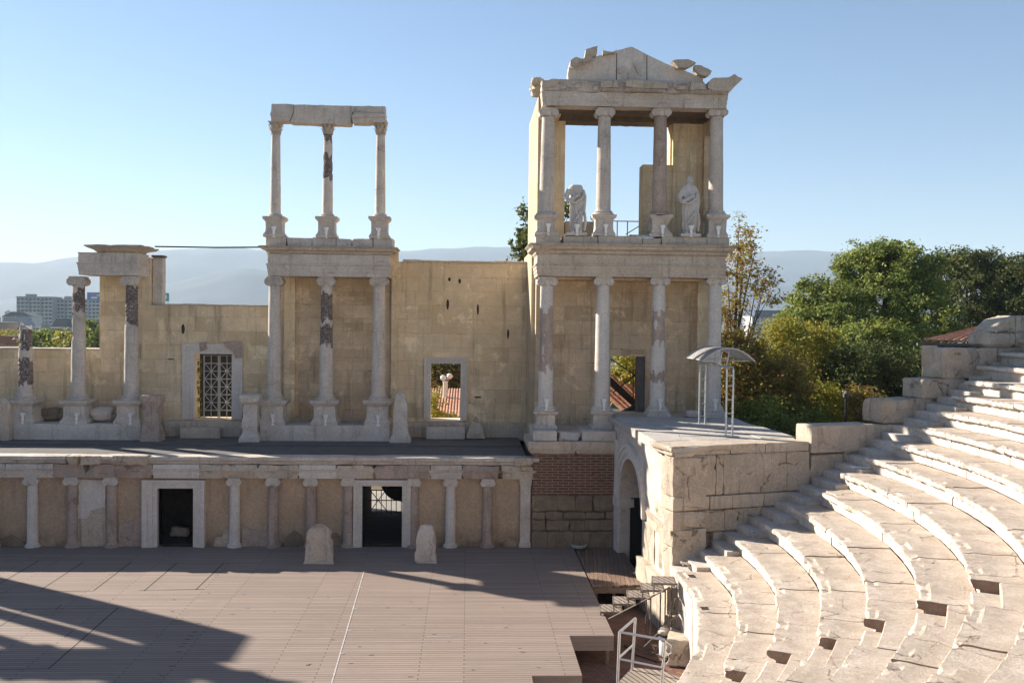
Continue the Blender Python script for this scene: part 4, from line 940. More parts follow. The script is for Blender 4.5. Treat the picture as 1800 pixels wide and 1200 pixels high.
for (a, b) in poly[1:-1]:
    s_ = -1 if a > -11 else 1; mb.box(a+s_*.1, a+s_*.2, b+.15, b+.25, -.9, -.09)
for y in (29, 32, 35): mb.box(3.95, 4.05, y, y+.1, -.9, -.09)
build('post', mb, M['rust'], st, smooth=0)
mb = MB(); W = lambda x, y: on(x, y, 0)
def strip(a, b, w_, z=.004):
    a, b = Vector((a.x, a.y, 0)), Vector((b.x, b.y, 0)); d = (b-a).normalized(); n_ = Vector((-d.y, d.x, 0))*w_/2
    mb.poly([(*(a-n_).xy, z), (*(b-n_).xy, z), (*(b+n_).xy, z), (*(a+n_).xy, z)][::1])
for p, q in (((68, 985), (0, 1025)), ((147, 987), (72, 1036)), ((231, 987), (165, 1037)), ((311, 989), (253, 1038)), ((393, 989), (344, 1036)), ((208, 1067), (85, 1175)), ((48, 1070), (0, 1100)), ((0, 1176), (85, 1174)), ((245, 1037), (358, 1035)), ((0, 1040), (165, 1038)), ((108, 1062), (97, 1072)), ((128, 1108), (113, 1120)), ((40, 1070), (215, 1068))):
    strip(W(*p), W(*q), .035 if p[1] < 1040 or p == (208, 1067) else .02)
build('panel_gap', mb, M['panel_gap'], st, smooth=0)
mb = MB(); A, B = W(640, 1003), W(583, 1200); strip(A, B, .032, .008)
for t in (.2, .42, .62, .8): p = A+(B-A)*t; strip(p+Vector((0, 0, 0)), p+Vector((.12, 0, 0)), .04, .009)
strip(W(750, 1118), W(800, 1117.5), .03, .006); strip(W(570, 1000), W(640, 1001), .015, .006)
build('painted_line', mb, M['line'], st, smooth=0)
mb = MB(); random.seed(11)
for i in range(46):
    p = W(U(250, 980), U(1040, 1190)); strip(p, p+Vector((U(.03, .14), U(-.02, .02), 0)), U(.015, .035), .005)
for x, y in ((337, 1110), (330, 1117), (325, 1123), (320, 1130), (315, 1136), (310, 1145), (296, 1170)): strip(W(x, y), W(x+10, y), .035, .005)
build('scuff_mark', mb, M['panel_gap'], st, smooth=0)
mb = MB(); L = [(-11.67+19.4*cos(a), 26.9+19.4*sin(a), -.86) for a in [2*pi*i/64 for i in range(64)]]; mb.poly(L)
mb.poly([(3, 26, -.862), (7.2, 26, -.862), (6.2, 36.8, -.862), (3, 36.8, -.862)]); tag(build('orchestra_floor', mb, M['paving'], smooth=0), kind='structure')
mb = MB(); mb.poly([(-30, 43.9, -.06), (14, 43.9, -.06), (14, 54, -.5), (-30, 54, -.5)]); tag(build('pavement', mb, M['concrete'], smooth=0), kind='structure')

# ------------------------------------------------------------------ seating
CX, CY = -11.67, 26.9; H_, Z0, DR = .45, 1.49, .88
def rn(k): return 17.75+DR*k
bang = [2.3, 2.2, 3.0, 2.4, 3.4, 3.9, 4.3, 5.0, 5.2, 5.7, 6.0, 7.2, 8.6, 9.6, 10.3, 11, 11.6, 12]
seats = thing('seating_tiers', 'curved sunlit marble seating tiers with chipped front edges', 'seating', (CX, CY, -.9))
A_ST = -26.4; A_SE = -30.6
def P3(r, a, z): return (CX+r*cos(a), CY+r*sin(a), z)
def seatblock(mb, k, a0, a1, da, jit, cutn=False):
    r0 = rn(k); z = Z0+H_*k; zb = z-H_ if k else -.95; jr, jz = jit; nw = .36+.05*((k*7) % 4)
    if cutn: pr = [(r0+.13, zb), (r0+.13, z-.34), (r0+.02, z-.31), (r0, z-.25), (r0+.03, z-.225), (r0+nw, z-.225), (r0+nw, z-.02), (r0+nw+.02, z)]
    elif k == 0: pr = [(r0+.12, zb), (r0+.12, zb+1.), (r0+.1, z-.55), (r0+.11, z-.3), (r0+.05, z-.2), (r0, z-.12), (r0, z-.03), (r0+.03, z)]
    else: pr = [(r0+.17, zb), (r0+.165, z-.3), (r0+.16, z-.185), (r0+.07, z-.165), (r0+.01, z-.15), (r0-.01, z-.10), (r0-.005, z-.02), (r0+.015, z-.0)]
    rr = pr[-1][0]+.1
    while rr < r0+DR+.02: pr.append((rr, z)); rr += .13
    pr += [(r0+DR+.142, z), (r0+DR+.15, z-.05), (r0+DR+.19, z-.07)]; pr.append((r0+DR+.19, zb-.3 if k else zb))
    n = max(2, int(abs(a1-a0)/da)); L = []
    for i in range(n+1):
        a = a0+(a1-a0)*i/n; l = []
        edge = min(i, n-i) == 0
        for j, (r, z_) in enumerate(pr):
            q = Vector(P3(r, a, z_)); n1 = noise.noise(q*1.7+Vector((k, 0, 0))); n2 = noise.noise(q*6.5)
            top = z_ > z-.2 and r < r0+.2; rj = r+jr; zj = z_+(jz if z_ > zb+.05 else 0)
            if da < .02:
                if top:
                    n3 = noise.noise(q*14); n5 = .5+.5*noise.noise(q*8); c = min(.075, max(0, n1-.2)*1.1)*(.55+.45*n5)+min(.04, max(0, n2-.18)*.5)+max(0, n3)*.022+(.006 if edge else 0); rj += c; zj -= c*.55 if z_ > z-.1 else 0
                    if z_ <= z-.1: zj -= .3*max(0, n1)*.1
                elif z_ < z-.1: rj += n1*.02+n2*.014
                else: zj += n1*.006+n2*.004-.012*ss(.3, .5, (r-r0)/DR)*ss(1., .6, (r-r0)/DR)
            l.append(P3(rj, a, zj))
        L.append(l)
    L.reverse()
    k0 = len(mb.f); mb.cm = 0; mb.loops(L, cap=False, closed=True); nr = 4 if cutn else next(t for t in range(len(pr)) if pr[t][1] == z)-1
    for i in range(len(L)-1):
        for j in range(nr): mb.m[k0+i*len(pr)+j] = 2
    mb.cm = 1
    m0 = len(mb.v)-len(L)*len(pr); mb.face(reversed(range(m0, m0+len(pr)))); mb.face(range(len(mb.v)-len(pr), len(mb.v))); mb.cm = 0
random.seed(21)
for k in range(17):
    mb = MB(); a = radians(bang[k]); lim = radians(-64 if k > 1 else -50); r = rn(k); st_ = radians(A_ST+U(-.3, .3)); se = radians(A_SE+U(-.3, .3))
    segs = []
    while a > lim:
        w_ = U(1.1, 2.3)/r; b = a-w_
        if a > st_ and b < st_+.03: b = st_
        if a > se and a <= st_ and b < se+.02: b = se
        cutn = (a <= st_+1e-6 and a > se+1e-6)
        if cutn: b = se
        seatblock(mb, k, a-.0004, b+.0004, .06/r if k < 13 else .2/r, (U(-.016, .016)*(0 if cutn else 1), U(-.014, .014)), cutn); a = b
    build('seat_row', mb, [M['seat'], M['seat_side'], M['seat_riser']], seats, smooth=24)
mb = MB()
for k in range(17):
    for i in range(26): a = radians(-64-4.4*i); seatblock(mb, k, a, a-radians(4.4), .08, (0, 0))
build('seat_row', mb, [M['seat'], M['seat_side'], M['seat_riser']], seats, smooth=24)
for px, py, k in ((1216, 1012, 0), (1239, 1069, 0)):
    p = on(px, py, Z0); mb = MB(); mb.box(p.x-.09, p.x+.09, p.y-.1, p.y+.1, Z0+.001, Z0+.006); mb.box(p.x-.1, p.x+.1, p.y+.1, p.y+.12, Z0-.0, Z0+.012); build('socket_hole', mb, M['panel_gap'], seats, smooth=0)
# radial stair along the retaining wall
WA = radians(16); WP = Vector((6.28, 28.68)); wu = Vector((cos(WA), sin(WA))); wn = Vector((-sin(WA), cos(WA)))
def wall_s(px, py):               # s along the wall face and height z for a photo point on that face
    r = ray(px, py); M2 = Matrix(((r.x, -wu.x), (r.y, -wu.y))).inverted() @ WP; return M2[1], H+r.z*M2[0]
stair = thing('side_stair', 'narrow shaded stair of grey steps climbing along the retaining wall', 'stair', (7, 28, -.9))
for j in range(0, 33):
    r0, z = 17.95+.44*j, Z0-.12+.225*j; mb = MB(); k = min(16, j//2)
    r1 = r0+.55; L = []
    a0 = radians(bang[k])-.002
    def wall_ang(r):
        # angle where radius r meets the wall line
        best = a0+.05
        for t in range(1, 200):
            a = a0+t*.001; p = Vector((CX+r*cos(a), CY+r*sin(a)))
            if (p-WP).dot(wn) > .05: return a
        return a0+.08
    aw0, aw1 = wall_ang(r0), wall_ang(r1)
    q = [(r0, a0), (r1, a0), (r1, aw1), (r0+.27, (aw0+aw1)/2), (r0, aw0), (r0, (a0+aw0)/2)]
    mb.zprism([P3(r, a, 0)[:2] for r, a in q], z-.5, z+U(-.008, .008)); o_ = build('step', mb, M['marble'], stair, smooth=0)

# ------------------------------------------------------------------ retaining wall / terrace
MW = Matrix.Translation((WP.x, WP.y, 0)) @ Matrix.Rotation(WA, 4, 'Z')
ter = thing('arched_terrace', 'square marble terrace block with an archway and a flat slab top', 'terrace', (8, 33, -.9))
ZT = 4.97
def wb(mb, p0, p1, t0, t1, amp=.015, bite=.0, rnd=.03, step=.16, sc=1.8):       # stone on the wall face between two photo corners
    (s0, zb), (s1, zt) = wall_s(*p0), wall_s(*p1)
    o = MB(); o.rbox(s0+.006, s1-.006, t0, t1, zb+.004, zt-.004, amp, rnd, step, bite, sc); o.xf(MW); mb.join(o); return s0, s1, zb, zt
mb = MB()
core = MB(); core.box(.15, 5.0, .12, 8.3, -.9, 4.6); 
sE = wall_s(1425, 800)[0]
def facestone(p0, p1, t0=0, amp=.02, bite=.03, mat='block', rnd=.035):
    mb = MB(); wb(mb, p0, p1, t0+U(-.012, .012), .5, amp, bite, rnd); return build('face_stone', mb, M[mat], ter, smooth=35)
def fs(a, b, z0, z1, t0=0, amp=.02, bite=.03, mat='block', rnd=.03):
    mb = MB(); s0 = wall_s(a, 850)[0]; s1 = wall_s(b, 850)[0]; o = MB(); o.rbox(s0+.011, s1-.011, t0+U(-.02, .02), .6, z0+.011, z1-.011, amp, rnd, .11, bite, 2.2); o.xf(MW); mb.join(o); return build('face_stone', mb, M[mat], ter, smooth=35)
fs(1258, 1272, 3.42, 4.68); fs(1200, 1258, 3.42, 4.68, 0, .03); fs(1183, 1200, 3.42, 4.68, 0, .01, .01); fs(1272, 1424, 3.42, 4.68, 0, .03, .02)
for a, b in ((1182, 1201), (1201, 1227), (1227, 1247), (1247, 1287), (1287, 1342), (1342, 1424)): fs(a, b, 3.0, 3.42, -.05, .008, .01, 'marble_warm', .015)
fs(1183, 1199, 1.9, 3.0, -.02, .01, .02); fs(1199, 1275, 2.3, 3.0, .02, .03, .02); fs(1275, 1424, 2.3, 3.0, .02, .03, .02)
fs(1199, 1255, 1.85, 2.3, .04, .03, .05, 'seat_side'); fs(1255, 1330, 1.85, 2.3, .04, .02, .03); fs(1330, 1424, 1.85, 2.3, .04, .02, .03); fs(1186, 1300, -.9, 1.85, .03, .02, .03); fs(1300, 1424, -.9, 1.85, .03, .02, .03)
# slab top: cornice band at the front
mb = MB()
for a, b, z in ((1181, 1283, 779), (1284, 1345, 778), (1346, 1424, 776)):
    o = MB(); s0, _ = wall_s(a, 790); s1, _ = wall_s(b, 790); pr = [(0, 4.68), (0, 4.78), (.06, 4.82), (.09, 4.9), (.09, ZT)] if a < 1200 else [(0, 4.68), (0, ZT)]
    o.stack(s0+.003, s1-.003, -.0, 1.2, pr, .015, .15, .03, 2.2); o.xf(MW); mb.join(o)
build('edge_slab', mb, M['marble_warm'], ter, smooth=30)
# top paving: irregular slabs
pA, pB = on(1188, 783, ZT), on(1418, 771, ZT); pC, pD = on(1412, 763, ZT), on(1268, 724, ZT); pE = Vector((5.68, 38.0, ZT))
A2 = Vector(((MW @ Vector((0, 1.15, 0))).x, (MW @ Vector((0, 1.15, 0))).y)); B2 = Vector(((MW @ Vector((5.0, 1.15, 0))).xy)); E2 = Vector((5.74, 37.45)); D2 = Vector((10.4, 37.45))
mb = MB(); random.seed(3); rowsn, colsn = 6, 4
def tp(u, v): a = A2+(B2-A2)*u; b = E2+(D2-E2)*u; return a+(b-a)*v
gridp = [[tp(u/colsn+(U(-.05, .05) if 0 < u < colsn else (-.012 if u == 0 else .02*U(-1, 1))), v/rowsn+(U(-.03, .03) if 0 < v < rowsn else 0)) for u in range(colsn+1)] for v in range(rowsn+1)]
for v in range(rowsn):
    for u in range(colsn):
        q = [gridp[v][u], gridp[v][u+1], gridp[v+1][u+1], gridp[v+1][u]]; c = sum(q, Vector((0, 0)))/4; zz = ZT-.004+U(-.02, .012); e = []
        for i in range(4):
            a, b = q[i], q[(i+1) % 4]
            for t in range(8): p = a+(b-a)*t/8; p = c+(p-c)*.988; n_ = noise.noise_vector(Vector((p.x*3, p.y*3, 2)))*.035; e.append((p.x+n_.x, p.y+n_.y))
        mb.zprism(e, ZT-.3, zz)
build('top_slab', mb, M['slab'], ter, smooth=0)
# arched side wall: face from A (near corner) to E (at the tower)
FA, FE = Vector((6.26, 28.72)), Vector((5.72, 37.3)); fd = (FE-FA).normalized(); fn = Vector((fd.y, -fd.x)); LEN = (FE-FA).length
MA = Matrix(((fd.x, fn.x, 0, FA.x), (fd.y, fn.y, 0, FA.y), (0, 0, 1, 0), (0, 0, 0, 1)))   # local x along the face, local y into the block
a0_, a1_ = 3.95, 7.35; rc = (a0_+a1_)/2; rr_ = (a1_-a0_)/2; zsp = 2.05
mb = MB(); N = 20
arcp = [(rc-rr_*cos(pi*i/N), zsp+rr_*sin(pi*i/N)) for i in range(N+1)]
# front skin with the opening: quads between arch and outline
def skin(yf, yb, z_top, z_bot, ro=0.):
    pts = [(a0_, z_bot)]+arcp+[(a1_, z_bot)]
    # left pier, right pier
    for y in (yf,):
        mb.poly([(0, y, z_bot), (a0_, y, z_bot), (a0_, y, zsp), (0, y, zsp)]); mb.poly([(a1_, y, z_bot), (LEN, y, z_bot), (LEN, y, zsp), (a1_, y, zsp)])
        mb.poly([(0, y, zsp), (a0_, y, zsp), (a0_, y, z_top), (0, y, z_top)]); mb.poly([(a1_, y, zsp), (LEN, y, zsp), (LEN, y, z_top), (a1_, y, z_top)])
        for (xa, za), (xb, zb) in zip(arcp, arcp[1:]): mb.poly([(xa, y, za), (xb, y, zb), (xb, y, z_top), (xa, y, z_top)])
    for (xa, za), (xb, zb) in zip(pts, pts[1:]): y2 = .4 if xa == xb and xa == a1_ else yb; mb.poly([(xa, yf, za), (xa, y2, za), (xb, y2, zb), (xb, yf, zb)])
skin(0.02, .85, 4.66, -.95)
mb.xf(MA); build('arch_wall', mb, M['marble'], ter, smooth=0)
mb = MB()
for z0, z1, p, nn in ((4.4, 4.55, .06, 1),):
    pass
# archivolt rings
for k, (ra, rb, pj) in enumerate(((rr_+.0, rr_+.2, .05), (rr_+.2, rr_+.42, .085), (rr_+.42, rr_+.55, .13))):
    for i in range(N):
        t0, t1 = pi*i/N, pi*(i+1)/N; q = []
        for y in (-pj, .03): q += [(rc-ra*cos(t0), y, zsp+ra*sin(t0)), (rc-ra*cos(t1), y, zsp+ra*sin(t1)), (rc-rb*cos(t1), y, zsp+rb*sin(t1)), (rc-rb*cos(t0), y, zsp+rb*sin(t0))]
        n0 = len(mb.v); mb.v += q
        for f_ in ((0, 1, 2, 3), (7, 6, 5, 4), (1, 0, 4, 5), (3, 2, 6, 7), (0, 3, 7, 4), (2, 1, 5, 6)): mb.face([n0+z for z in f_])
mb.xf(MA); build('archivolt', mb, M['marble_new'], ter, smooth=20)
mb = MB()
o = MB(); o.stack(-.02, a0_-.9, -.06, .6, [(0, 2.0), (0, 2.25), (.04, 2.28), (.04, 2.42)], .02, .2, .04); 
for xa, xb, z0, z1, t, bt in ((-.03, .75, 3.1, 4.62, -.05, .06), (.78, 1.5, 2.95, 4.6, -.0, .0), (-.02, 2.1, 2.5, 2.98, -.04, .04), (-.02, 1.5, .9, 2.48, -.04, .08), (2.2, 3.6, .75, 2.0, -.02, .02), (-.1, 3.9, -.95, .72, -.2, .03)):
    o2 = MB(); o2.rbox(xa, xb, t, 1., z0, z1, .03, .04, .16, bt, 2.); o.join(o2)
o.xf(MA); build('pier_stone', o, M['block'], ter, smooth=35)
mb = MB(); mb.stack(7.42, LEN-.03, -.07, .5, [(0, -.9), (0, 1.65), (.05, 1.68), (.05, 2.0), (0, 2.03), (0, 4.2)], .012, .25); mb.stack(7.33, LEN, -.0, .4, [(.02, 1.68), (.04, 2.0)], .01, .3); mb.xf(MA); build('pier', mb, M['marble_new'], ter, smooth=25)
mb = MB(); mb.stack(-.05, LEN+.02, -.0, .55, [(-.02, 4.64), (.03, 4.7), (.05, 4.76), (.13, 4.82), (.17, 4.9), (.17, 4.96)], .03, .14, .09, 2.); mb.xf(MA); build('side_cornice', mb, M['slab'], ter, smooth=30)
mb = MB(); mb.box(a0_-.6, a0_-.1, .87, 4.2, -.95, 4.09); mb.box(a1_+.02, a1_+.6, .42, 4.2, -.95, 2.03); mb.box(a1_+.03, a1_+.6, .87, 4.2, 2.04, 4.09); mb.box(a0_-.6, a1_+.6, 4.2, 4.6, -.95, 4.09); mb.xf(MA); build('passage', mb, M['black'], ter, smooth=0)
# masonry mass behind (right side and back of the block)
mb = MB(); q = [MW @ Vector((.5, .45, 0)), MW @ Vector((4.95, .45, 0)), Vector((10.3, 37.6, 0)), MA @ Vector((LEN-.0, 3.2, 0)), MA @ Vector((0.4, 3.2, 0))]
mb.zprism([v.xy for v in [MW @ Vector((3.3, .45, 0)), MW @ Vector((4.95, .45, 0)), Vector((10.3, 37.4, 0)), Vector((9.0, 37.4, 0))]], -.95, 4.66)
mb.zprism([v.xy for v in [MW @ Vector((.12, .45, 0)), MW @ Vector((3.32, .45, 0)), MA @ Vector((3.6, 3.1, 0)), MA @ Vector((3.6, .95, 0)), MA @ Vector((.3, .95, 0))]], -.95, 4.66)
mb.zprism([v.xy for v in [MA @ Vector((3.0, .6, 0)), MW @ Vector((4.0, .6, 0)), Vector((9.1, 37.5, 0)), MA @ Vector((LEN, .6, 0))]], 4.1, 4.66)
build('masonry_core', mb, M['dark_room'], ter, smooth=0)
# parapet of big stepped stones
par = thing('stepped_parapet', 'stepped parapet of huge pale stone blocks rising beside the upper seats', 'parapet', (14, 31.5, 2))
def pst(p0, p1, t0=0., t1=.85, amp=.03, bite=.05, mat='block', rnd=.06, lab=None):
    mb = MB(); wb(mb, p0, p1, t0+U(-.02, .02), t1, amp, bite, rnd, .14); o = build('parapet_stone', mb, M[mat], par, smooth=38)
    if lab: o['label'] = lab
pst((1425, 797), (1536, 745), 0, .8, .012, .0, 'marble_warm', .03, 'smooth squared block'); pst((1425, 852), (1482, 797), .0, .9, .05, .02); pst((1482, 846), (1570, 779), 0, .9, .05, .04)
pst((1536, 779), (1585, 745), .02); pst((1551, 745), (1640, 700), 0, 1., .03, .05); pst((1585, 800), (1680, 742), .03); pst((1634, 742), (1700, 702), .03, .9, .05, .05)
pst((1620, 702), (1700, 665), 0, .9, .02, .03); pst((1690, 725), (1760, 672), .03); pst((1655, 667), (1752, 611), -.03, .95, .05, .08, lab='huge block with rounded end and a dark stain'); pst((1752, 672), (1850, 611), 0., .9, .05, .04); pst((1737, 611), (1784, 584), -.02, .9, .05, .06, rnd=.12)
pst((1785, 611), (1880, 584), .0, .9); 
mb = MB(); q = [wall_s(x, y) for x, y in ((1748, 583), (1748, 580), (1766, 562), (1784, 557), (1784, 583))]; o = MB(); o.prism([(s, z) for s, z in q][::-1], 0, .9); o.xf(MW); build('parapet_stone', o, M['block'], par, smooth=0)
pst((1785, 584), (1900, 556), .0, .9)
mb = MB(); mb.box(4.95, 22, .3, 1.0, -.95, 4.6); mb.box(8, 22, .3, 1.0, 4.6, 5.6); mb.box(11, 22, .3, 1., 5.6, 7); mb.xf(MW); build('backing', mb, M['rubble'], par, smooth=0)

# ------------------------------------------------------------------ canopy on the terrace
can = thing('curved_canopy', 'small arched grey canopy on slim steel posts standing on the terrace', 'canopy', (8.65, 33, ZT))
for y in (31.25, 34.9):
    mb = MB(); xc_ = 8.6
    for dx in (-.11, .11): mb.tube([(xc_+dx, y, ZT), (xc_+dx, y, ZT+2.2)], .032, 10)
    for z in (.3, .75, 1.2, 1.65, 2.0): mb.tube([(xc_-.11, y, ZT+z), (xc_+.11, y, ZT+z)], .018, 8)
    mb.box(xc_-.3, xc_+.3, y-.16, y+.16, ZT-.0, ZT+.012); build('post', mb, M['steel'], can)
mb = MB()
for dx in (-.11, .11): mb.tube([(8.6+dx, 31.25, ZT+2.17), (8.6+dx, 31.33, ZT+2.25), (8.6+dx, 34.82, ZT+2.25), (8.6+dx, 34.9, ZT+2.17)], .034, 10)
for y in (32.2, 33.9):
    for dx in (-.12, .12): mb.tube([(8.6+dx, y, ZT+2.2), (8.7+dx, y, ZT+2.75)], .022, 8)
    mb.tube([(7.9, y, ZT+2.43), (9.5, y, ZT+2.43)], .016, 8)
build('top_frame', mb, M['steel'], can)
mb = MB(); L = []; Lr = []
for i in range(17):
    t = -1+2*i/16; x = 8.7+t*.86; z = ZT+2.45+.42*(1-t*t); L.append([(x, 31.75+.43*j, z) for j in range(7)])
mb.loops(L, cap=False, closed=False)
def plast():
    n = NT('smoky_polycarbonate'); k, f = n.bricks(n.map(n.g, (1, 1, 1)), 30, .64, .01, (.36, .34, .33), (.62, .60, .58), (.4, .4, .4)); n.b.inputs['Transmission Weight'].default_value = .55
    return n.end(k, .3, None, spec=.5)
ro = build('roof_sheet', mb, plast(), can, smooth=60); ro.modifiers.new('t', 'SOLIDIFY').thickness = .008
mb = MB()
for y in (31.75, 34.33): mb.tube([(a[0][0], y, a[0][2]) for a in L], .022, 6)
for e in (0, 16): mb.tube([(L[e][0][0], 31.75, L[e][0][2]), (L[e][0][0], 34.33, L[e][0][2])], .02, 6)
build('roof_rim', mb, M['steel'], can)

# ------------------------------------------------------------------ wooden bridge, metal steps, railing
mb = MB(); pr_ = [(4.2, 31.5), (5.95, 32.0), (5.68, 36.7), (4.2, 36.7)]; random.seed(9)
for i in range(12):
    x0 = 4.2+i*.15; x1 = x0+.14
    if x1 > 6.0: break
    y0 = 31.45+.28*(x0-4.2)/1.7+U(-.06, .06); mb.zprism([(x0, y0), (x1, y0), (x1, 36.72), (x0, 36.72)], -.1+U(-.01, .01), -.03+U(-.012, .012))
br = thing('wooden_bridge', 'dark plank walkway joining the stage to the archway', 'walkway', (5, 34, -.9)); build('planks', mb, M['old_deck'], br, smooth=0)
mb = MB(); mb.box(4.2, 5.95, 31.55, 31.68, -.28, -.11)
for x in (4.3, 4.9, 5.3, 5.8): mb.box(x, x+.1, 31.7, 31.8, -.9, -.11)
build('beam', mb, M['timber'], br, smooth=0)
stp = thing('metal_steps', 'open metal steps with weathered wooden treads climbing to the first seat row', 'steps', (5, 28, -.86))
T5 = [(1074, 1068, .12), (1097, 1054, .42), (1122, 1043, .7), (1147, 1030, .98), (1167, 1018, 1.26)]; pts = []
for x, y, z in T5:
    p = on(x, y, z); pts.append(p); c, s_ = cos(-.18), sin(-.18); mb = MB(); fr = MB()
    for i in range(4): mb.box(-.3+.15*i+.004, -.3+.15*(i+1)-.004, -.36, .36, -.03, 0)
    for q in ((-.31, .31, -.38, -.36), (-.31, .31, .36, .38), (-.33, -.31, -.38, .38), (.31, .33, -.38, .38)): fr.box(*q, -.06, -.0)
    for dx, dy in ((-.31, -.37), (-.31, .37)): fr.box(dx-.018, dx+.018, dy-.018, dy+.018, -.32 if z > .3 else -.9, -.06)
    MM = Matrix.Translation(p) @ Matrix.Rotation(-.12, 4, 'Z'); mb.xf(MM); fr.xf(MM); t_ = build('tread', mb, M['grey_plank'], stp, smooth=0); build('tread_frame', fr, M['rust'], t_, smooth=0)
mb = MB(); a, b = pts[0], pts[-1]
for dy in (-.37, .37): mb.tube([(a.x-.33, a.y+dy, -.2), (b.x+.1, b.y+dy, b.z-.12)], .025, 6)
for p, z0 in ((pts[2], -.86), (pts[3], -.86), (pts[4], -.86)):
    for dy in (-.38, .3): mb.tube([(p.x+.3, p.y+dy, z0), (p.x+.3, p.y+dy, p.z)], .022, 6)
mb.tube([(pts[4].x+.3, pts[4].y-.38, .9), (pts[3].x, pts[3].y-.5, -.8)], .02, 6); mb.tube([(pts[3].x-.4, pts[3].y-.4, -.75), (pts[4].x+.4, pts[4].y-.5, .5)], .02, 6); mb.tube([(pts[1].x, pts[1].y-.4, -.75), (pts[4].x, pts[4].y-.6, -.8)], .02, 6)
build('support_frame', mb, M['rust'], stp)
p = on(1217, 991, 1.52); mb = MB()
for i in range(4): mb.box(p.x-.3+.15*i, p.x-.3+.15*i+.14, p.y-.12, p.y+.3, p.z-.02, p.z+.02)
tag(build('wooden_pallet', mb, M['grey_plank'], smooth=0, loc=p), 'small wooden board laid at the foot of the side stair', 'board')
# tubular railing by the ground
rl = thing('railing', 'welded grey tube railing around a plank landing in the lower foreground', 'railing', (4.7, 24.5, -.8)); mb = MB()
def rp(px, py, y): X, Z = at(px, py, y); return (X, y, Z)
yb_, yf_ = 25.3, 23.3
A_, A2_ = rp(1117, 1086, yb_), rp(1111, 1176, yb_); B_, B2_ = rp(1089, 1110, yf_), rp(1085, 1215, yf_); C_, C2_ = rp(1169, 1124, yf_-.1), rp(1162, 1215, yf_-.1)
mb.tube([A2_, A_], .035, 8); mb.tube([B2_, B_], .035, 8); mb.tube([C2_, C_], .035, 8); mb.tube([A_, B_], .032, 8); mb.tube([B_, C_], .032, 8)
mb.tube([rp(1114, 1132, yb_), rp(1087, 1156, yf_)], .028, 8); mb.tube([rp(1087, 1157, yf_), rp(1166, 1173, yf_-.1)], .028, 8)
mb.tube([rp(1169, 1126, yf_-.1), rp(1180, 1135, yf_+.2), rp(1179, 1147, yf_+.2), rp(1166, 1153, yf_-.1)], .018, 8)
build('rail', mb, M['steel'], rl)
lz = -.55; q = [on(1112, 1172, lz), on(1165, 1178, lz), on(1200, 1192, lz), on(1195, 1215, lz), on(1060, 1230, lz), on(1085, 1200, lz)]; mb = MB(); mb.zprism([v.xy for v in q][::-1] if 0 else [v.xy for v in q][::-1], lz-.06, lz); build('landing', mb, M['grey_plank'], rl, smooth=0)
mb = MB()
for v in q: mb.box(v.x-.04, v.x+.04, v.y-.04, v.y+.04, -.86, lz-.06)
build('leg', mb, M['rust'], rl, smooth=0)
# floodlight beside the railing, basin, kerb stones
p = on(1168, 1150, -.8); fl = thing('floodlight', 'white round floodlight with a black hood standing by the foot of the seats', 'floodlight', p)
mb = MB(); mb.lathe(p.x, p.y, [(.13, -.84), (.16, -.78), (.16, -.42), (.13, -.36)], 20); mb.box(p.x+.12, p.x+.3, p.y-.1, p.y+.1, -.8, -.38); build('housing', mb, M['white'], fl)
mb = MB(); mb.lathe(p.x, p.y, [(.15, -.37), (.2, -.34), (.2, -.3), (.15, -.26)], 20); build('rim', mb, M['black_cable'], fl)
mb = MB(); mb.rock((p.x, p.y+.05, -.15), (.17, .17, .13), .25, 14, 10, cut=False); build('cover', mb, M['marble'], fl)
mb = MB(); mb.tube([(p.x+.25, p.y-.3, -.84), (p.x-.3, p.y-.45, -.84), (p.x-.8, p.y+.1, -.84), (p.x-1.0, p.y+.9, -.84)], .02, 6); tag(build('cable', mb, M['black_cable'], loc=(p.x, p.y, -.84)), 'black cable lying on the brick floor beside the floodlight', 'cable')
p = on(1018, 964, .0); mb = MB(); mb.lathe(p.x, p.y+.1, [(.2, .01), (.27, .05), (.32, .17), (.30, .17), (.25, .06), (.05, .05)], 24); tag(build('basin', mb, M['basin'], smooth=50, loc=(p.x, p.y+.1, .01)), 'pale blue round basin on the stage in front of the brick wall', 'basin')
random.seed(31)
for i, (px, py, r, lab) in enumerate(((1186, 1090, .3, 'pale rough kerb stone below the metal steps'), (1197, 1130, .36, 'large pale kerb stone at the foot of the first seat row'), (1180, 1062, .24, 'small pale stone under the top metal tread'))):
    p = on(px, py, -.35); mb = MB(); mb.rbox(-r, r, -r*1.6, r*1.6, -.5, .28, .05, .06, .12, .08, 2.); mb.xf(Matrix.Translation(p) @ Matrix.Rotation(-.3, 4, 'Z')); tag(build('kerb_stone', mb, M['block'], smooth=38, loc=(p.x, p.y, -.86)), lab, 'stone')

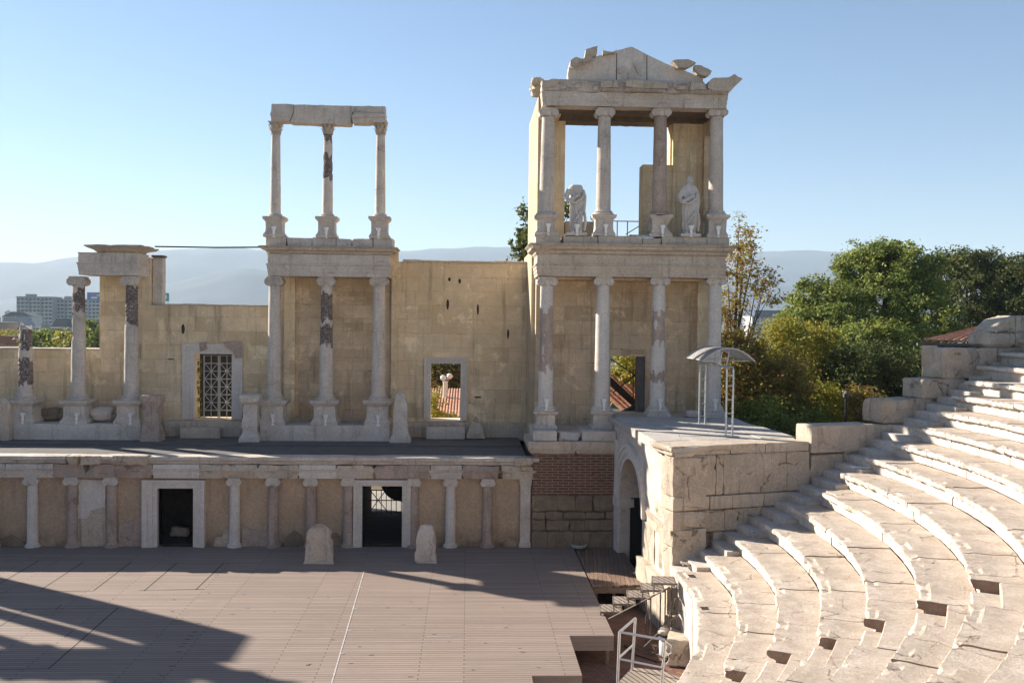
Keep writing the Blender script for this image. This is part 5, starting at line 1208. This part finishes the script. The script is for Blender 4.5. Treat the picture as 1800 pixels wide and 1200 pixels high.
# ------------------------------------------------------------------ unseen left wing (its shadow falls on the stage)
lt = thing('left_wing', 'left wing colonnade of the theatre beside the stage', 'ruined colonnade', (-27, 38, 0))
def wing():
    x1 = -26.7; y = 38.0
    mb = MB(); mb.box(x1-7, x1, 36.9, 39.7, -.9, 5.0); build('plinth', mb, M['rubble'], lt, smooth=0)
    mb = MB(); mb.box(x1-.42, x1, 37.75, 39.8, 5.0, 12.9); build('side_wall', mb, M['ochre'], lt, smooth=0)
    for x in (-28.3, -30.9, -33.2): column(lt, x, y, 5.0, 5.9, 12.0, 12.3, .34, .29, .95)
    ent(lt, 'entablature', x1-7, x1-.43, 37.7, 38.3, 12.302, 12.95, ENT, .5, [], M['marble'])
    mb = MB(); mb.rbox(x1-7, x1-1.3, 37.75, 38.3, 12.96, 14.1, .03, .05, .2, .06); build('parapet', mb, M['marble'], lt)
    for x in (-28.5, -30.9): column(lt, x, y, 14.1, 14.9, 18.1, 18.4, .3, .24, .95)
    ent(lt, 'architrave', -31.5, -28, 37.6, 38.5, 18.4, 19.1, ENT, .5, [], M['marble'])
wing()

# ------------------------------------------------------------------ vegetation
def foliage(name, blobs, mat, parent, size=.16, dens=1., seed=1, clump=.55, per=26, droop=0., flat=.5):
    rnd = random.Random(seed); V = []; Fc = []
    for (c, r, n) in blobs:
        c = Vector(c)
        for _ in range(int(n*dens)):
            d = Vector((rnd.gauss(0, 1), rnd.gauss(0, 1), rnd.gauss(0, 1)))
            if d.length < .01: continue
            d.normalize(); rad = rnd.random()**.33; rad = .35+.65*rad
            k = 1+.38*noise.noise(d*1.9+c*.31)+.24*noise.noise(d*4.3+c)
            p = c+Vector((d.x*r[0], d.y*r[1], d.z*r[2]))*rad*k
            cr = clump*(.6+.8*rnd.random())
            for _ in range(per):
                q = p+Vector((rnd.gauss(0, .45), rnd.gauss(0, .45), rnd.gauss(0, .33)))*cr
                nrm = (d*flat+Vector((rnd.gauss(0, .5), rnd.gauss(0, .5), rnd.gauss(.35, .5)))).normalized()
                t = nrm.cross(Vector((rnd.gauss(0, 1), rnd.gauss(0, 1), rnd.gauss(0, 1)))).normalized(); b = nrm.cross(t)
                s_ = size*(.6+.8*rnd.random()); i = len(V)
                V += [q-t*s_, q+b*s_*.5-t*s_*.15, q+t*s_, q-b*s_*.5+t*s_*.1]; Fc.append((i, i+1, i+2, i+3))
    mb = MB(); mb.v = [tuple(v) for v in V]; mb.f = Fc; mb.m = [0]*len(Fc)
    return build(name, mb, mat, parent, smooth=0)
def tree(label, base, blobs, mat, trunk_r=.25, size=.16, dens=1., seed=1, clump=.55, per=26, name='tree', cat='tree', group=None, limbs=True, bark=True):
    rt = thing(name, label, cat, base, group); rnd = random.Random(seed); b = Vector(base)
    if bark:
        mb = MB(); top = Vector(blobs[0][0])
        mid = b+(top-b)*.45+Vector((rnd.uniform(-.3, .3), rnd.uniform(-.3, .3), 0)); mb.tube([b, b+(mid-b)*.5, mid, top], [trunk_r, trunk_r*.85, trunk_r*.65, trunk_r*.25], 10)
        if limbs:
            for c, r, n in blobs:
                for q in range(3 if n > 60 else 2):
                    c_ = Vector(c)+Vector((rnd.uniform(-.6, .6)*r[0], rnd.uniform(-.6, .6)*r[1], rnd.uniform(-.2, .7)*r[2])); s0 = b+(top-b)*rnd.uniform(.35, .8)
                    mb.tube([s0, s0+(c_-s0)*.5+Vector((0, 0, .2)), c_], [trunk_r*.35, trunk_r*.22, trunk_r*.06], 6)
        build('trunk', mb, M['bark'], rt)
    foliage('crown', blobs, M[mat], rt, size, dens, seed, clump, per)
    return rt
def pb(px, py, Y, rpx, rpy=None, n=60, ry=None):     # a foliage blob from a photo position, depth and radius
    X, Z = at(px, py, Y); k = Y/F; rx = rpx*k; rz = (rpy or rpx)*k; return ((X, Y, Z), (rx, ry or (rx+rz)/2, rz), n)
gt = X_(1540, 600, 66)
tree('big bushy green tree with a rounded crown behind the stepped parapet', (gt, 66, -3), [pb(1555, 520, 66, 85, 85, 270), pb(1470, 560, 64, 62, 58, 150), pb(1590, 475, 66, 58, 48, 130), pb(1520, 470, 67, 48, 42, 110), pb(1620, 570, 63, 60, 70, 150), pb(1430, 530, 66, 44, 42, 90), pb(1400, 580, 64, 40, 36, 80), pb(1560, 446, 67, 34, 26, 60), pb(1540, 620, 60, 90, 60, 200), pb(1470, 640, 61, 60, 50, 110)], 'leaf_green', .4, .11, 1.25, 3, .5, 58)
tree('dark green tree mass at the right edge behind the bushy tree', (X_(1720, 600, 78), 78, -4), [pb(1700, 530, 78, 80, 75, 230), pb(1780, 540, 76, 60, 80, 190), pb(1655, 480, 80, 42, 38, 80), pb(1745, 478, 80, 45, 34, 90), pb(1830, 540, 78, 55, 80, 130), pb(1790, 490, 78, 40, 36, 80), pb(1700, 462, 79, 40, 26, 60)], 'leaf_dark', .4, .13, 1.15, 5, .6, 50)
tree('autumn coloured slender tree with red and yellow leaves right of the tower', (X_(1288, 640, 50), 50, -2), [pb(1296, 470, 50, 34, 42, 55), pb(1305, 412, 50, 20, 34, 22), pb(1330, 488, 49, 34, 26, 30), pb(1285, 540, 50, 34, 40, 70), pb(1345, 520, 49, 26, 20, 16), pb(1310, 440, 50, 26, 30, 26)], 'leaf_autumn', .2, .085, .75, 7, .45, 26)
bush = [(1300, 640, 46, 48, 60, 150, 'leaf_autumn', 'autumn leaved shrub directly right of the tower'), (1375, 610, 52, 46, 50, 130, 'leaf_yellow', 'yellow and green shrub in front of the distant hills'), (1370, 690, 45, 55, 60, 160, 'leaf_autumn', 'mottled green and yellow shrub low behind the canopy'), (1440, 620, 54, 45, 50, 120, 'leaf_yellow', 'yellow green young tree left of the bushy tree'),
        (1440, 710, 47, 40, 36, 90, 'leaf_yellow', 'bright yellow green shrub behind the terrace edge'), (1490, 670, 50, 48, 62, 140, 'leaf_dark', 'dark dense shrub behind the smooth parapet block'), (1560, 660, 52, 60, 60, 160, 'leaf_dark', 'dark green shrub under the bushy tree'), (1515, 715, 44, 26, 30, 50, 'leaf_autumn', 'small red and yellow shrub beside the rough parapet block'), (1400, 745, 44, 60, 30, 90, 'leaf_green', 'low green hedge along the terrace edge'), (1340, 735, 43, 55, 30, 110, 'leaf_green', 'green shrub below the canopy edge'), (1650, 650, 56, 50, 50, 90, 'leaf_dark', 'dark shrub beneath the tiled roof')]
for i, (px, py, Y, rx, rz, n, mt_, lab) in enumerate(bush):
    X, Z = at(px, py, Y); tree(lab, (X, Y, -1.2), [pb(px, py, Y, rx, rz, n), pb(px+U(-20, 20), py+rz*.7, Y-1, rx*.9, rz*.7, n//2), pb(px+U(-25, 25), py-rz*.5, Y+1, rx*.5, rz*.4, n//4)], mt_, .12, .085, 1.15, 20+i, .6, 42, 'shrub', 'shrub', 'shrubs on the slope right of the tower')
tree('dark leafy tree showing past the left edge of the tower', (X_(928, 500, 52), 52, -1), [pb(930, 410, 52, 14, 70, 26), pb(918, 432, 52, 14, 22, 9), pb(1000, 372, 52, 12, 16, 6), pb(950, 450, 52, 30, 30, 20)], 'leaf_dark', .15, .16, 1., 41, .5, 26)
# behind the openings
tree('dark hedge tree seen through the upper window opening', (X_(785, 660, 64), 64, -2), [pb(785, 655, 64, 45, 42, 150), pb(760, 700, 62, 30, 26, 60)], 'leaf_rust', .2, .14, 1., 43, .7, 28)
tree('bright green shrub seen low in the window opening', (X_(765, 715, 50), 50, -.5), [pb(762, 712, 47, 9, 26, 26), pb(778, 733, 47, 26, 6, 20)], 'leaf_yellow', .06, .08, 1., 44, .35, 26, 'shrub', 'shrub')
tree('yellow green creeper seen through the tower doorway', (X_(1110, 650, 47), 47, 0), [pb(1110, 650, 47, 34, 38, 120), pb(1085, 690, 47, 20, 16, 30)], 'leaf_yellow', .08, .09, 1., 45, .4, 28, 'creeper', 'climbing plant')
tree('trailing yellow green vine at the left side of the lattice gate', (X_(347, 730, 43.6), 43.6, 3.5), [pb(347, y_i, 43.65, 4, 10, 4, .1) for y_i in (632, 650, 668, 686, 704, 722)], 'leaf_yellow', .015, .055, 1., 46, .16, 20, 'vine', 'climbing plant', limbs=False)
backdrop = thing('gate_backdrop', 'added black wall standing in for the darkness behind the lattice gate', 'dark backdrop', (X_(380, 700, 47), 47, -.1)); mb = MB(); mb.box(X_(325, 700, 47), X_(430, 700, 47), 47, 49, -.1, Z_(380, 600, 47)); build('wall', mb, M['black'], backdrop, smooth=0)  # added wall; the shade behind the gate is put into its black colour
mb = MB(); mb.box(X_(322, 700, 47), X_(433, 700, 47), 46.9, 49.1, Z_(380, 600, 47), Z_(380, 600, 47)+.12); build('roof', mb, M['floor_dark'], backdrop, smooth=0)

# ------------------------------------------------------------------ houses with tiled roofs
def tiled(root, p00, p10, p11, p01, n_across, mat=None, name='roof', amp=.07):
    # quad eave p00->p10, ridge p01->p11, ribs run up the slope
    mb = MB(); a, b, c, d = map(Vector, (p00, p10, p11, p01)); nrm = (b-a).cross(d-a).normalized()
    if nrm.z < 0: nrm = -nrm
    m_ = n_across*6; k = max(4, int((d-a).length/.35)); L = []
    for j in range(k+1):
        for rep in ((0, 1) if 0 < j < k else (0,)):
            t = j/k; l = []
            for i in range(m_+1): u = i/m_; p = (a+(b-a)*u)*(1-t)+(d+(c-d)*u)*t+nrm*(amp*abs(sin(pi*u*n_across))+(.03 if rep == 0 and j else 0)); l.append(tuple(p))
            L.append(l)
    mb.loops(L, cap=False, closed=False); return build(name, mb, mat or M['tile'], root, smooth=30)
hs = thing('tiled_house', 'house with red clay tile roof behind the top of the parapet', 'house', (X_(1700, 600, 48), 48, 0))
e0 = at(1616, 602, 46); e1 = at(1840, 612, 46); rg = at(1740, 572, 50.5)
mb = MB(); mb.box(e0[0]+1.2, e1[0], 46.6, 48.2, -1, e0[1]-.1); build('wall', mb, M['dark_room'], hs, smooth=0)
tiled(hs, (e0[0], 46, e0[1]), (e1[0], 46, e0[1]), (e1[0], 50.5, rg[1]), (rg[0], 50.5, rg[1]), 17, amp=.15)
mb = MB(); mb.box(e0[0]-.1, e1[0], 45.95, 46.1, e0[1]-.14, e0[1]-.01); build('gutter', mb, M['floor_dark'], hs, smooth=0)
h2 = thing('tiled_house', 'house with ribbed clay tile roof seen through the window opening', 'house', (X_(800, 700, 52), 52, -.3))
z1_, z0_ = Z_(790, 684, 56), Z_(790, 733, 47.5)
mb = MB(); mb.box(-2.6, 1.5, 47.9, 57, -.4, z0_-.05); build('wall', mb, M['cream'], h2, smooth=0)
tiled(h2, (-3.2, 47.5, z0_), (2, 47.5, z0_), (2, 56, z1_), (-3.2, 56, z1_), 34, amp=.045)
h3 = thing('tiled_house', 'house with knobbly clay tile roof seen through the tower doorway', 'house', (7.5, 47, -.3))
a_, b_ = at(1060, 700, 43.2), at(1135, 745, 43.2)
tiled(h3, (7.6, 42.8, 4.1), (9.4, 43.6, 4.1), (7.9, 47.5, 6.1), (5.4, 46.2, 6.1), 8, amp=.1)
mb = MB(); mb.box(6.2, 8.0, 44, 47.5, -.5, 4.2); build('wall', mb, M['dark_room'], h3, smooth=0)
tower_stair = thing('steel_stair', 'dark steel stair stringer crossing the tower doorway', 'stair', (6.8, 42, 4)); mb = MB()
q0, q1 = at(1066, 655, 41.6), at(1128, 712, 41.6); mb.prism([(q0[0], q0[1]), (q1[0], q1[1]), (q1[0], q1[1]-.4), (q0[0], q0[1]-.4)][::-1], 41.6, 41.66)
for x0_, y0_, x1_, y1_ in ((1070, 628, 1126, 666), (1078, 690, 1127, 650), (1113, 650, 1113, 705), (1117, 650, 1117, 705)): a, b = at(x0_, y0_, 41.6), at(x1_, y1_, 41.6); mb.tube([(a[0], 41.6, a[1]), (b[0], 41.6, b[1])], .028, 6)
q0, q1 = at(1082, 728, 41.2), at(1125, 706, 41.2); mb.prism([(q0[0], q0[1]), (q0[0]+.1, q0[1]-.3), (q1[0], q1[1]-.3), (q1[0], q1[1])], 41.1, 41.4)
build('stringer', mb, M['black_cable'], tower_stair, smooth=0)
# globe lamp
gl = thing('globe_lamp', 'white post lamp with two round globes seen through the window opening', 'street lamp', (X_(783, 690, 53), 53, 3.5))
x_, z_ = at(783, 664, 53); mb = MB(); mb.lathe(x_, 53, [(.16, 3.5), (.13, Z_(783, 672, 53)), (.16, Z_(783, 670, 53))], 12); mb.tube([(x_-.15, 53, z_-.15), (x_+.42, 53, z_+.1)], .03, 6); build('post', mb, M['white'], gl)
for px, py in ((779, 664), (790.5, 661)):
    x_, z_ = at(px, py, 53); mb = MB(); L = []; mb.lathe(x_, 53, [(.16*sin(pi*i/12)+.001, z_-.16*cos(pi*i/12)) for i in range(13)], 16, cap=False); build('globe', mb, M['globe'], gl, smooth=180)
# lantern beyond the parapet
x_, z_ = at(1487, 700, 42); lm = thing('lantern_post', 'dark garden lantern on a post behind the smooth parapet block', 'street lamp', (x_, 42, 1)); mb = MB(); mb.tube([(x_, 42, 1), (x_, 42, z_)], .05, 8); build('post', mb, M['black_cable'], lm)
mb = MB(); mb.lathe(x_, 42, [(.05, z_), (.13, z_+.06), (.15, z_+.22), (.08, z_+.3), (.02, z_+.34)], 10); build('lamp_head', mb, M['rust'], lm)

# ------------------------------------------------------------------ far city
def wallmat(name, c): return simple(name, c, .85, var=.15, sc=.08)
CM = [wallmat('grey_render', (.36, .36, .36)), wallmat('cream_render', (.50, .45, .36)), wallmat('white_render', (.6, .59, .56)), wallmat('salmon_render', (.42, .27, .20)), wallmat('olive_render', (.30, .29, .23))]
RM = [simple('red_tile_far', (.30, .13, .085), .9, var=.3, sc=.3), simple('grey_roof_far', (.12, .12, .125), .8, var=.3, sc=.3), simple('flat_roof_far', (.33, .32, .31), .9, var=.2, sc=.3)]
GC = -24.95
def bldg(label, px0, px1, pyt, Y, cm, roof='flat', fl=None, cols=None, balc=False, rm=2, group='far city buildings', depth=14.):
    x0, zt = at(px0, pyt, Y); x1 = X_(px1, pyt, Y); r = thing('city_building', label, 'building', ((x0+x1)/2, Y, GC), group)
    mb = MB(); mb.box(x0, x1, Y, Y+depth, GC, zt); build('wall', mb, CM[cm], r, smooth=0)
    mb = MB()
    if roof == 'flat': mb.box(x0-.4, x1+.4, Y-.4, Y+depth+.4, zt, zt+.6); mb.box(x0+(x1-x0)*.2, x0+(x1-x0)*.45, Y+3, Y+8, zt+.6, zt+2.6)
    else:
        h = roof; mb.prism([(x0-.5, zt), (x1+.5, zt), ((x0+x1)/2+(x1-x0)*.18, zt+h), ((x0+x1)/2-(x1-x0)*.18, zt+h)], Y-.5, Y+depth+.5)
    build('roof', mb, RM[rm], r, smooth=0)
    nf = fl or max(2, int((zt-GC)/3.2)); nc = cols or max(2, int((x1-x0)/4)); mb = MB(); mbb = MB(); fh = 3.0
    nv = min(nf, 9)
    for f_ in range(nv):
        for c_ in range(nc):
            xa = x0+(x1-x0)*(c_+.22)/nc; xb = x0+(x1-x0)*(c_+.78)/nc; z = zt-2.4-f_*fh; mb.box(xa, xb, Y-.05, Y+.1, z, z+1.5)
            if balc and (c_*7+3) % 3: mbb.box(xa-.8, xb+.8, Y-1.3, Y-.06, z-1.0, z-.1)
    w_ = build('window_band', mb, M['glass'], r, smooth=0); w_['kind'] = 'stuff' if nv*nc > 100 else ''
    if not w_['kind']: del w_['kind']
    if balc: build('balcony', mbb, CM[2], r, smooth=0)
    return r
bldg('long grey apartment block with rows of balconies on the skyline at left', 29, 92, 522, 780, 0, cols=9, balc=True, depth=18)
bldg('right wing of the long grey apartment block, set slightly lower', 92, 182, 526, 790, 0, cols=13, balc=True, depth=18)
bldg('small dark mansard house below the grey apartment block', 92, 118, 574, 470, 4, 4., rm=1); bldg('cream building with a curved pale roof at the left edge', 0, 40, 572, 520, 1, 5., rm=2); bldg('olive office block in the middle distance at left', 60, 92, 578, 430, 4); bldg('white narrow house beside the mansard house', 117, 130, 575, 440, 2, 3., rm=1)
bldg('stacked white building with terraces below the apartment block', 4, 58, 556, 640, 2, 3., rm=1); bldg('red roofed house at the far left above the low wall', -6, 34, 603, 240, 3, 1.8, rm=0); bldg('second red roofed house beside the first at far left', 14, 40, 606, 200, 1, 1.2, rm=0); bldg('salmon block cut by the left edge of the view', -30, 4, 568, 420, 3); bldg('small dim house between the two white columns', 150, 176, 578, 560, 4, 3., rm=1)
bldg('grey block with dark blue roof panels right of the tower', 1322, 1380, 556, 900, 2, depth=30, cols=8); mbx = MB(); a, b = at(1327, 545, 895), at(1376, 558, 895); mbx.box(a[0], b[0], 893, 896, b[1], a[1]); x = build('solar_panel', mbx, M['bluepanel'], smooth=0, loc=(a[0], 895, b[1])); tag(x, 'dark blue solar panel array on the far building roof', 'solar panels')
bldg('low white shed below the blue panelled building', 1318, 1352, 574, 600, 2); bldg('tiny far apartment slab on the plain right of the tower', 1385, 1410, 552, 1400, 0)
bldg('hazy far tower block on the horizon at the left', 8, 20, 548, 1600, 2); bldg('hazy pale slab block beyond the grey apartments', 284, 300, 546, 1500, 2)
# rooftop billboards
def board(label, px0, py0, px1, py1, Y, c, art):
    x0, z0 = at(px0, py1, Y); x1, z1 = at(px1, py0, Y); r = thing('billboard', label, 'billboard', ((x0+x1)/2, Y, z0)); mb = MB(); mb.box(x0, x1, Y, Y+.5, z0, z1); build('panel', mb, simple('sign_ground', c, .5, var=.05), r, smooth=0)
    for col, pts in art:
        mb = MB(); mb.prism([(x0+(x1-x0)*u, z0+(z1-z0)*v) for u, v in pts], Y-.15, Y-.01); build('sign_shape', mb, simple('sign_mark', col, .5, var=.05), r, smooth=0)
    mb = MB()
    for u in (.1, .5, .9): x = x0+(x1-x0)*u; mb.box(x-.15, x+.15, Y+.5, Y+.8, z0-4, z1)
    build('support', mb, M['gate'], r, smooth=0)
el = lambda cx, cz, rx, rz: [(cx+rx*cos(2*pi*i/16), cz+rz*sin(2*pi*i/16)) for i in range(16)]
board('blue billboard with red and pale shapes on the apartment roof', 153, 514, 181, 527, 775, (.04, .16, .42), [((.6, .12, .1), el(.4, .65, .22, .12)), ((.7, .6, .2), el(.75, .6, .18, .14)), ((.7, .75, .8), el(.45, .3, .24, .12))])
board('teal billboard with a white crescent above the low wall', 276, 515, 297, 529, 700, (.01, .27, .25), [((.8, .82, .8), el(.55, .5, .3, .4)), ((.01, .27, .25), None or el(.45, .5, .25, .33))])
# far trees on the left
for i, (px, py, Y, rx, rz, n, lab) in enumerate(((90, 600, 150, 34, 16, 90, 'broad green tree above the low wall at left'), (123, 600, 140, 14, 14, 40, 'yellow green tree between two left columns'), (165, 590, 150, 20, 26, 70, 'tall green tree right of the white column'), (12, 588, 260, 20, 6, 30, 'low yellowish tree row behind the red roofs'), (60, 602, 170, 24, 10, 40, 'round green tree behind the broken column'))):
    X, Z = at(px, py, Y); tree(lab, (X, Y, -20), [pb(px, py, Y, rx, rz, n), pb(px+rx*.5, py+rz*.4, Y-3, rx*.6, rz*.8, n//2)], 'leaf_green' if i in (0, 2, 4) else 'leaf_yellow', .3, .34, 1., 60+i, 1.1, 26, group='trees below the city at left', limbs=False)
rnd = random.Random(77); mb = MB()
for i in range(420):
    Y = rnd.uniform(300, 3800); px = rnd.uniform(-100, 1500); X = X_(px, 560, Y); s_ = rnd.uniform(4, 9); mb.rock((X, Y, GC+s_*.5), (s_*1.6, s_, s_*.8), .4, 7, 5, cut=False)
tag(build('distant_greenery', mb, M['leaf_dark'], smooth=60), 'far belts of trees scattered over the plain', 'trees', kind='stuff')

# ------------------------------------------------------------------ air
mb = MB(); mb.box(-8000, 8000, -400, 8500, -40, 575)
hz = build('haze', mb, [], smooth=0) if 0 else None
def haze():
    m_ = bpy.data.materials.new('haze'); m_.use_nodes = True; t = m_.node_tree; t.nodes.clear(); o = t.nodes.new('ShaderNodeOutputMaterial'); v = t.nodes.new('ShaderNodeVolumePrincipled')
    v.inputs['Color'].default_value = (.66, .82, 1, 1); v.inputs['Density'].default_value = HAZE; v.inputs['Anisotropy'].default_value = .1; t.links.new(v.outputs[0], o.inputs['Volume']); return m_
HAZE = 1.2e-4
o = build('haze', mb, haze(), smooth=0); tag(o, 'thin bluish haze over the plain and hills', 'haze', kind='stuff')
